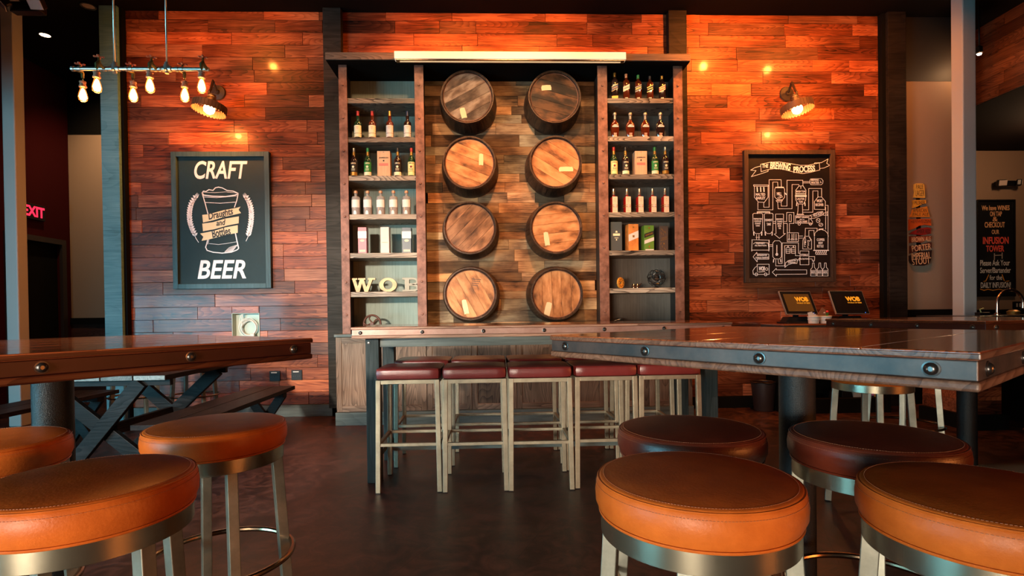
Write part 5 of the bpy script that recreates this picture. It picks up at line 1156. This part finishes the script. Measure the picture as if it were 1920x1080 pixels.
# ------------------------------------------------------------------ wall lamps
BRZ = plain('dark_bronze_lamp_metal', (.03, .018, .013), rough=.5, metal=.3); GLOBE = plain('glowing_globe_bulb', (1, .8, .6), emit=(1, .60, .26), es=22)
SHADEI = plain('riveted_iron_shade', (.16, .09, .05), rough=.45, metal=.5)
for (pl, bl, lab, sgn) in (((409, 174), (393, 201), 'bronze wall lamp with toothed ring shade above the craft beer chalkboard', -1), ((1475, 176), (1494, 201), 'bronze wall lamp with toothed ring shade above the brewing chalkboard', 1)):
    P0 = W(*pl, WY-.01); BYL = WY-.32; P1 = W(*bl, BYL)
    t = thing('wall_lamp', lab, 'wall lamp', (P0.x, WY, P0.z), 0, 'bronze wall lamps')
    MB().lathe([(.082, 0), (.085, .006), (.078, .020), (.03, .028), (.022, .05), (0, .05)], 32, M=Matrix.Translation((P0.x, WY-.004, P0.z)) @ Matrix.Rotation(PI/2, 4, 'X')).build('wall_plate', BRZ, t, world=True)
    top = Vector((P1.x, BYL, P1.z+.115)); ax = Vector((-.10*sgn*0-.22*sgn*(-1)*0, 0, 1))
    MB().tube([(P0.x, WY-.04, P0.z), (P0.x+(P1.x-P0.x)*.35, WY-.16, P0.z+.07), (P1.x-(P1.x-P0.x)*.1, BYL+.04, top.z+.085), (P1.x, BYL, top.z+.055), (P1.x, BYL, top.z)], .013, 12).build('arm', BRZ, t, world=True)
    T = Matrix.Translation(P1) @ Matrix.Rotation(.16*sgn*-1, 4, 'Y') @ Matrix.Rotation(-.10, 4, 'X')
    MB().lathe([(.012, .145), (.038, .14), (.044, .12), (.040, .112), (.046, .085), (.052, .062), (.050, .056), (.040, .058)], 24, M=T).build('socket_cup', BRZ, t, world=True)
    MB().lathe([(.042, .057), (.044, .040), (.042, .038)], 24, M=T).build('glass_collar', plain('lit_amber_glass', (1, .6, .2), emit=(1, .55, .18), es=3), t, world=True)
    sh = MB(); n = 64; rr = .165
    for k in range(n):
        a0_, a1_ = 2*PI*k/n, 2*PI*(k+1)/n; r0 = rr*(1+.02*(k % 2)); zlo = -.045-(.008 if k % 2 else 0)
        pts = [Vector((r0*math.cos(q), r0*math.sin(q), zz_)) for q, zz_ in ((a0_, zlo), (a1_, zlo), (a1_, .030), (a0_, .030))]
        inn = [Vector((p.x*.975, p.y*.975, p.z)) for p in pts]
        V = [sh.bm.verts.new(T @ p) for p in pts+inn]
        for q in ((0,1,2,3),(7,6,5,4),(0,4,5,1),(2,6,7,3),(1,5,6,2),(3,7,4,0)): sh.bm.faces.new([V[i] for i in q])
    sh.build('ring_shade', SHADEI, t, world=True)
    m = MB()
    for k in range(3):
        q = 2*PI*k/3+.6; m.bar(T @ Vector((.045*math.cos(q), .045*math.sin(q), .10)), T @ Vector((rr*.985*math.cos(q), rr*.985*math.sin(q), .018)), .008, .003)
    m.build('shade_stay', BRZ, t, world=True)
    MB().lathe([(.018, .056), (.028, .036), (.048, .012), (.056, -.020), (.048, -.052), (.026, -.070), (0, -.076)], 24, M=T).build('globe_bulb', GLOBE, t, world=True)
    light('wall_lamp_bulb', 'POINT', (P1.x, BYL-.0, P1.z-.095), 34, (1, .33, .06), shadow_soft_size=.03)
    light('wall_lamp_glow', 'POINT', (P1.x, BYL-.12, P1.z+.02), 26, (1, .33, .06), shadow_soft_size=.05)

# ------------------------------------------------------------------ service station and its tablets
SX0, SX1, SYF, SZ = 3.125, 4.40, 5.62, .985
t = thing('service_station', 'dark open service counter under the brewing chalkboard', 'counter', ((SX0+SX1)/2, 5.87, 0))
MB().box(SX0, SX1, SYF, WY-.02, SZ-.018, SZ).build('worktop', TOPW, t, world=True, bevel=.002)
MB().box(SX0+.003, SX1-.003, SYF+.003, WY-.023, SZ-.055, SZ-.0185).build('steel_band', BAND, t, world=True, bevel=.002)
for u in (SX0+.06, SX1-.10): MB().box(u, u+.04, SYF+.04, WY-.023, .001, SZ-.0555).build('side_panel', BLACK, t, world=True)
MB().box(SX0+.101, SX1-.101, WY-.06, WY-.023, .16, SZ-.0555).build('back_panel', BLACK, t, world=True)
MB().box(SX0+.101, SX1-.101, SYF+.06, WY-.023, .001, .159).build('plinth', BLACK, t, world=True)
SCR = plain('tablet_screen_glass', (.012, .009, .008), rough=.06, coat=1.0); ALU = plain('aluminium_bezel', (.55, .48, .42), rough=.3, metal=.8); LOGO = plain('amber_screen_logo', (.3, .1, 0), emit=(1, .38, .02), es=.75)
SCRL = plain('amber_screen_glow', (.03, .012, .004), rough=.06, emit=(1, .35, .06), es=.09)
for (x0, y0, x1, y1, x2, y2, x3, y3, lab, glow) in ((1459.5, 545.5, 1519, 545.5, 1535, 589.5, 1475, 589.5, 'tilted point-of-sale tablet at the left, lamp glint on its top edge', True), (1553.5, 545, 1616, 545, 1632, 588.5, 1568, 588.5, 'tilted point-of-sale tablet at the right with a glowing WOB logo', False)):
    yb_, yt_ = 5.74, 5.86
    A_, B_, C_, D__ = W(x3, y3, yb_), W(x2, y2, yb_), W(x1, y1, yt_), W(x0, y0, yt_)
    t = thing('pos_tablet', lab, 'tablet', ((A_.x+B_.x)/2, 5.84, SZ), 0, 'point of sale tablets on the service counter')
    ux = (B_-A_); uy = (D__-A_); nrm = ux.cross(uy).normalized()
    def slab(x_0, x_1, y_0, y_1, d0, d1, nm, mt, par, bev=0):
        mm = MB(); vs = []
        for u in (x_0, x_1):
            for v in (y_0, y_1):
                for dd in (d0, d1): vs.append(A_+ux*u+uy*v+nrm*dd)
        V = [mm.bm.verts.new(v) for v in vs]
        for q in ((0,1,3,2),(4,6,7,5),(0,4,5,1),(2,3,7,6),(0,2,6,4),(1,5,7,3)): mm.bm.faces.new([V[i] for i in q])
        return mm.build(nm, mt, par, world=True, bevel=bev)
    s_ = slab(0, 1, 0, 1, -.022, 0, 'bezel', ALU, t, .004)
    slab(.02, .98, .025, .975, .0002, .0012, 'black_border', BLKPL, s_)
    slab(.10, .90, .13, .86, .0014, .0018, 'screen', SCRL if glow else SCR, s_)
    me = MB(); 
    for st, u0, u1, v0, v1, bd in (('WOB', .42, .84, .54, .74, .06), ('WORLD OF BEER', .44, .86, .45, .50, .02)):
        mt_ = textmesh(st, bd, 0); xs = [v.co.x for v in mt_.vertices]; ys = [v.co.y for v in mt_.vertices]
        k0 = len(me.bm.verts); vs = [me.bm.verts.new(A_+ux*(u0+(u1-u0)*(v.co.x-min(xs))/(max(xs)-min(xs)))+uy*(v0+(v1-v0)*(v.co.y-min(ys))/(max(ys)-min(ys)))+nrm*(.0022+.02*v.co.z)) for v in mt_.vertices]
        for p in mt_.polygons:
            try: me.bm.faces.new([vs[i] for i in p.vertices])
            except ValueError: pass
    me.build('screen_logo', LOGO, s_, world=True)
    slab(.86, .875, .05, .065, .0013, .0020, 'power_led', plain('blue_led', (0, .1, 1), emit=(.05, .2, 1), es=4), s_)
    cx = (A_.x+B_.x)/2
    MB().prism([(cx-.17, SZ+.0005), (cx+.17, SZ+.0005), (cx+.12, SZ+.075), (cx-.12, SZ+.075)], 5.79, 5.93).build('stand', BLKPL, t, world=True, bevel=.006)
    MB().box(cx-.18, cx+.19, 5.72, 5.95, SZ+.0003, SZ+.02).build('stand_foot', BLKPL, t, world=True, bevel=.004)
    MB().tube([(cx, 5.88, SZ+.07), (cx-.0, 5.86, SZ+.14)], .03).build('stand_neck', BLKPL, t, world=True)
CUPM = plain('white_ceramic_pot', (.75, .68, .60), rough=.35)
for px, lab, extra in ((1511, 'white pot of napkins at the left, between the tablets', 1), (1549, 'white pot with a small flower at the right, between the tablets', 2)):
    y = 5.68; x = W(px*1.0+ (1.5 if extra == 1 else -1.0)+ (13 if extra == 1 else 0), 600, y).x
    t = thing('ceramic_pot', lab, 'pot', (x, y, SZ), 0, 'white pots between the tablets')
    MB().lathe([(0, 0), (.048, 0), (.052, .004), (.055, .04), (.0585, .042), (.0585, .052), (.056, .053), (.060, .072), (.063, .078), (.058, .082), (.052, .078), (.050, .01), (0, .01)], 28).build('body', CUPM, t)
    if extra == 1:
        m = MB(); g = random.Random(2)
        for k in range(5): m.bar((-.02+k*.012, -.01, .02), (-.045+k*.02, -.005, .125-.012*k), .05, .004, up=(0, 1, .3))
        m.build('napkin_bunch', WHITE, t)
    else:
        m = MB(); m.tube([(0, 0, .02), (.008, 0, .12)], .003).bar((.002, -.01, .06), (.02, -.012, .115), .02, .003, up=(0, 1, 0)); m.build('stem', plain('green_stem', (.06, .2, .03)), t)
        MB().lathe([(0, .0), (.012, .004), (.016, .014), (.008, .024), (0, .024)], 12, c=(.012, -.01, .115)).build('red_flower', plain('red_petals', (.6, .01, .03)), t)
        MB().lathe([(0, .0), (.010, .004), (.010, .012), (0, .016)], 10, c=(-.018, -.01, .108)).build('white_bud', WHITE, t)
        MB().prism([(-.075, .09), (-.02, .175), (.055, .12), (.0, .06)], .028, .032).build('menu_card', plain('brown_menu_card', (.22, .10, .05)), t)
# things on the low shelf of the station
y = 5.80; zs = .1595
for i, (x0, x1, h, lab) in enumerate(((1549, 1568, .075, 'low black napkin box on the station plinth, left one'), (1573, 1594, .08, 'low black napkin box on the station plinth, right one'))):
    a, b_ = W(x0, 745, y).x, W(x1, 745, y).x
    o = MB().prism([(a, zs), (b_, zs), (b_-.02, zs+h), (a+.008, zs+h)], y-.05, y+.05).build('napkin_box', BLKPL, None, world=True, bevel=.004); tag(o, lab, 'box', 'napkin boxes on the station plinth')
a = W(1588, 740, y+.06).x
t = thing('paper_cup_stack', 'tall stack of cream paper cups on the station plinth', 'cup stack', (a, y+.1, zs)); MB().lathe([(0, 0), (.042, 0), (.052, .13), (.054, .13), (.044, .002), (.046, .002)] [:3], 24).build('lower_cups', WHITE, t)
MB().lathe([(.048, .1305), (.056, .26), (.0, .262)], 24).build('upper_cups', CUPM, t)
a = W(1604, 740, y).x; o = MB().box(a-.05, a+.05, y-.04, y+.06, zs, zs+.15).build('white_carton', plain('grey_white_card', (.55, .55, .52)), None, world=True, bevel=.002); tag(o, 'plain white carton beside the paper cup stack', 'box')
a, b_ = W(1621.5, 740, y).x, W(1634, 740, y).x; t = thing('pink_carton', 'dark and pink printed carton on the station plinth', 'box', ((a+b_)/2, y, zs)); MB().box(a, b_, y-.04, y+.04, zs, zs+.13).build('carton', plain('ink_blue_card', (.03, .03, .06)), t, world=True); MB().box(a, b_, y-.0412, y-.0402, zs+.015, zs+.05).build('pink_band', plain('pink_print', (.75, .2, .5)), t, world=True)
MB().box(a, b_, y-.0412, y-.0402, zs+.11, zs+.125).build('white_band', WHITE, t, world=True)
a, b_ = W(1634.5, 740, y).x, W(1645, 740, y).x; t = thing('amber_carton', 'amber printed carton next to the pink one', 'box', ((a+b_)/2, y, zs)); MB().box(a, b_, y-.04, y+.04, zs, zs+.11).build('carton', plain('amber_card', (.65, .36, .09)), t, world=True); MB().box((a+b_)/2-.008, (a+b_)/2+.012, y-.0412, y-.0402, zs+.05, zs+.085).build('black_print', INK, t, world=True)
# waste bin
p = W(1430, 768, 5.95)
t = thing('waste_bin', 'dark brown tapered waste bin against the plank wall', 'waste bin', (p.x, 5.93, 0))
MB().lathe([(0, .002), (.098, .002), (.102, .008), (.132, .325), (.128, .33), (.124, .325), (.096, .012), (0, .012)], 36).build('bin_body', plain('dark_brown_plastic', (.035, .018, .016), rough=.45), t)
n = 40; MB().tube([(.135*math.cos(2*PI*k/n), .135*math.sin(2*PI*k/n), .322+.006*math.sin(5*2*PI*k/n)) for k in range(n)], .006, 8, closed=True).build('bin_liner_rim', BLKPL, t)

# ------------------------------------------------------------------ bar end and counter with the tap
t = thing('bar_counter', 'plank-clad bar end with black plinth and dark counter at the far right', 'counter', (5.2, 5.3, 0))
m = MB()
for i in range(7):
    y = 4.80
    while y < 5.33:
        y1 = min(y+R.uniform(.4, .9), 5.33); m.box(4.42, 4.436, y+.001, y1-.001, .14+i*.128+.001, .14+(i+1)*.128-.001, (R.random(), R.random(), R.random())); y = y1
    m.box(4.4365, 4.74, 4.80, 4.815, .14+i*.128+.001, .14+(i+1)*.128-.001, (R.random(), R.random(), R.random()))
m.build('plank_cladding', WALLW, t, world=True)
MB().box(4.437, 4.739, 4.8155, 5.33, .14, 1.036).build('carcass', BLACK, t, world=True)
MB().box(4.38, 4.775, 4.76, 5.33, 0, .139).build('plinth', BLACK, t, world=True)
MB().box(4.742, 7.6, 5.15, 5.33, .0, 1.036).build('bar_front', BLACK, t, world=True)
MB().box(4.36, 7.6, 4.74, 5.33, 1.0365, 1.062).build('counter_board', plain('black_stone_counter', (.012, .011, .011), rough=.2), t, world=True, bevel=.003)
p0, pt, p1 = W(1870, 598, 4.95), W(1893, 541, 4.95), W(1918, 580, 4.95)
t = thing('bar_faucet', 'tall brushed gooseneck faucet on the counter at the right edge', 'faucet', (p0.x, 4.95, 1.062))
r_ = (p1.x-p0.x)/2; zc = pt.z-r_-.012
pts = [(p0.x, 4.95, 1.062), (p0.x, 4.95, zc)]+[(p0.x+r_-r_*math.cos(PI*k/14), 4.95, zc+r_*math.sin(PI*k/14)) for k in range(1, 15)]+[(p0.x+2*r_, 4.95, zc-.05)]
MB().tube(pts, .0135, 16).build('spout', plain('copper_toned_steel', (.55, .36, .28), rough=.22, metal=1), t, world=True)
MB().lathe([(.026, .0005), (.026, .012), (.018, .02)], 24, c=(p0.x, 4.95, 1.062)).build('base', MATS['copper_toned_steel'], t, world=True)
p = W(1842, 596, 4.9); t = thing('straw_cup', 'small black caddy with a yellow pick on the far right counter', 'caddy', (p.x, 4.9, 1.062))
MB().box(-.05, .05, -.03, .03, .0, .03).build('caddy', BLKPL, t, bevel=.003); MB().tube([(-.01, 0, .02), (-.025, 0, .06), (.012, 0, .068)], .005).build('pick', plain('yellow_green_plastic', (.55, .55, .2)), t)
p = W(1900, 592, 5.3); o = MB().lathe([(0, 0), (.05, 0), (.055, .03), (.03, .045), (0, .045)], 20, c=(p.x, 5.3, 1.0625)).build('brass_bowl', GLD, world=True); tag(o, 'low brass bowl on the dark counter behind the faucet', 'bowl')
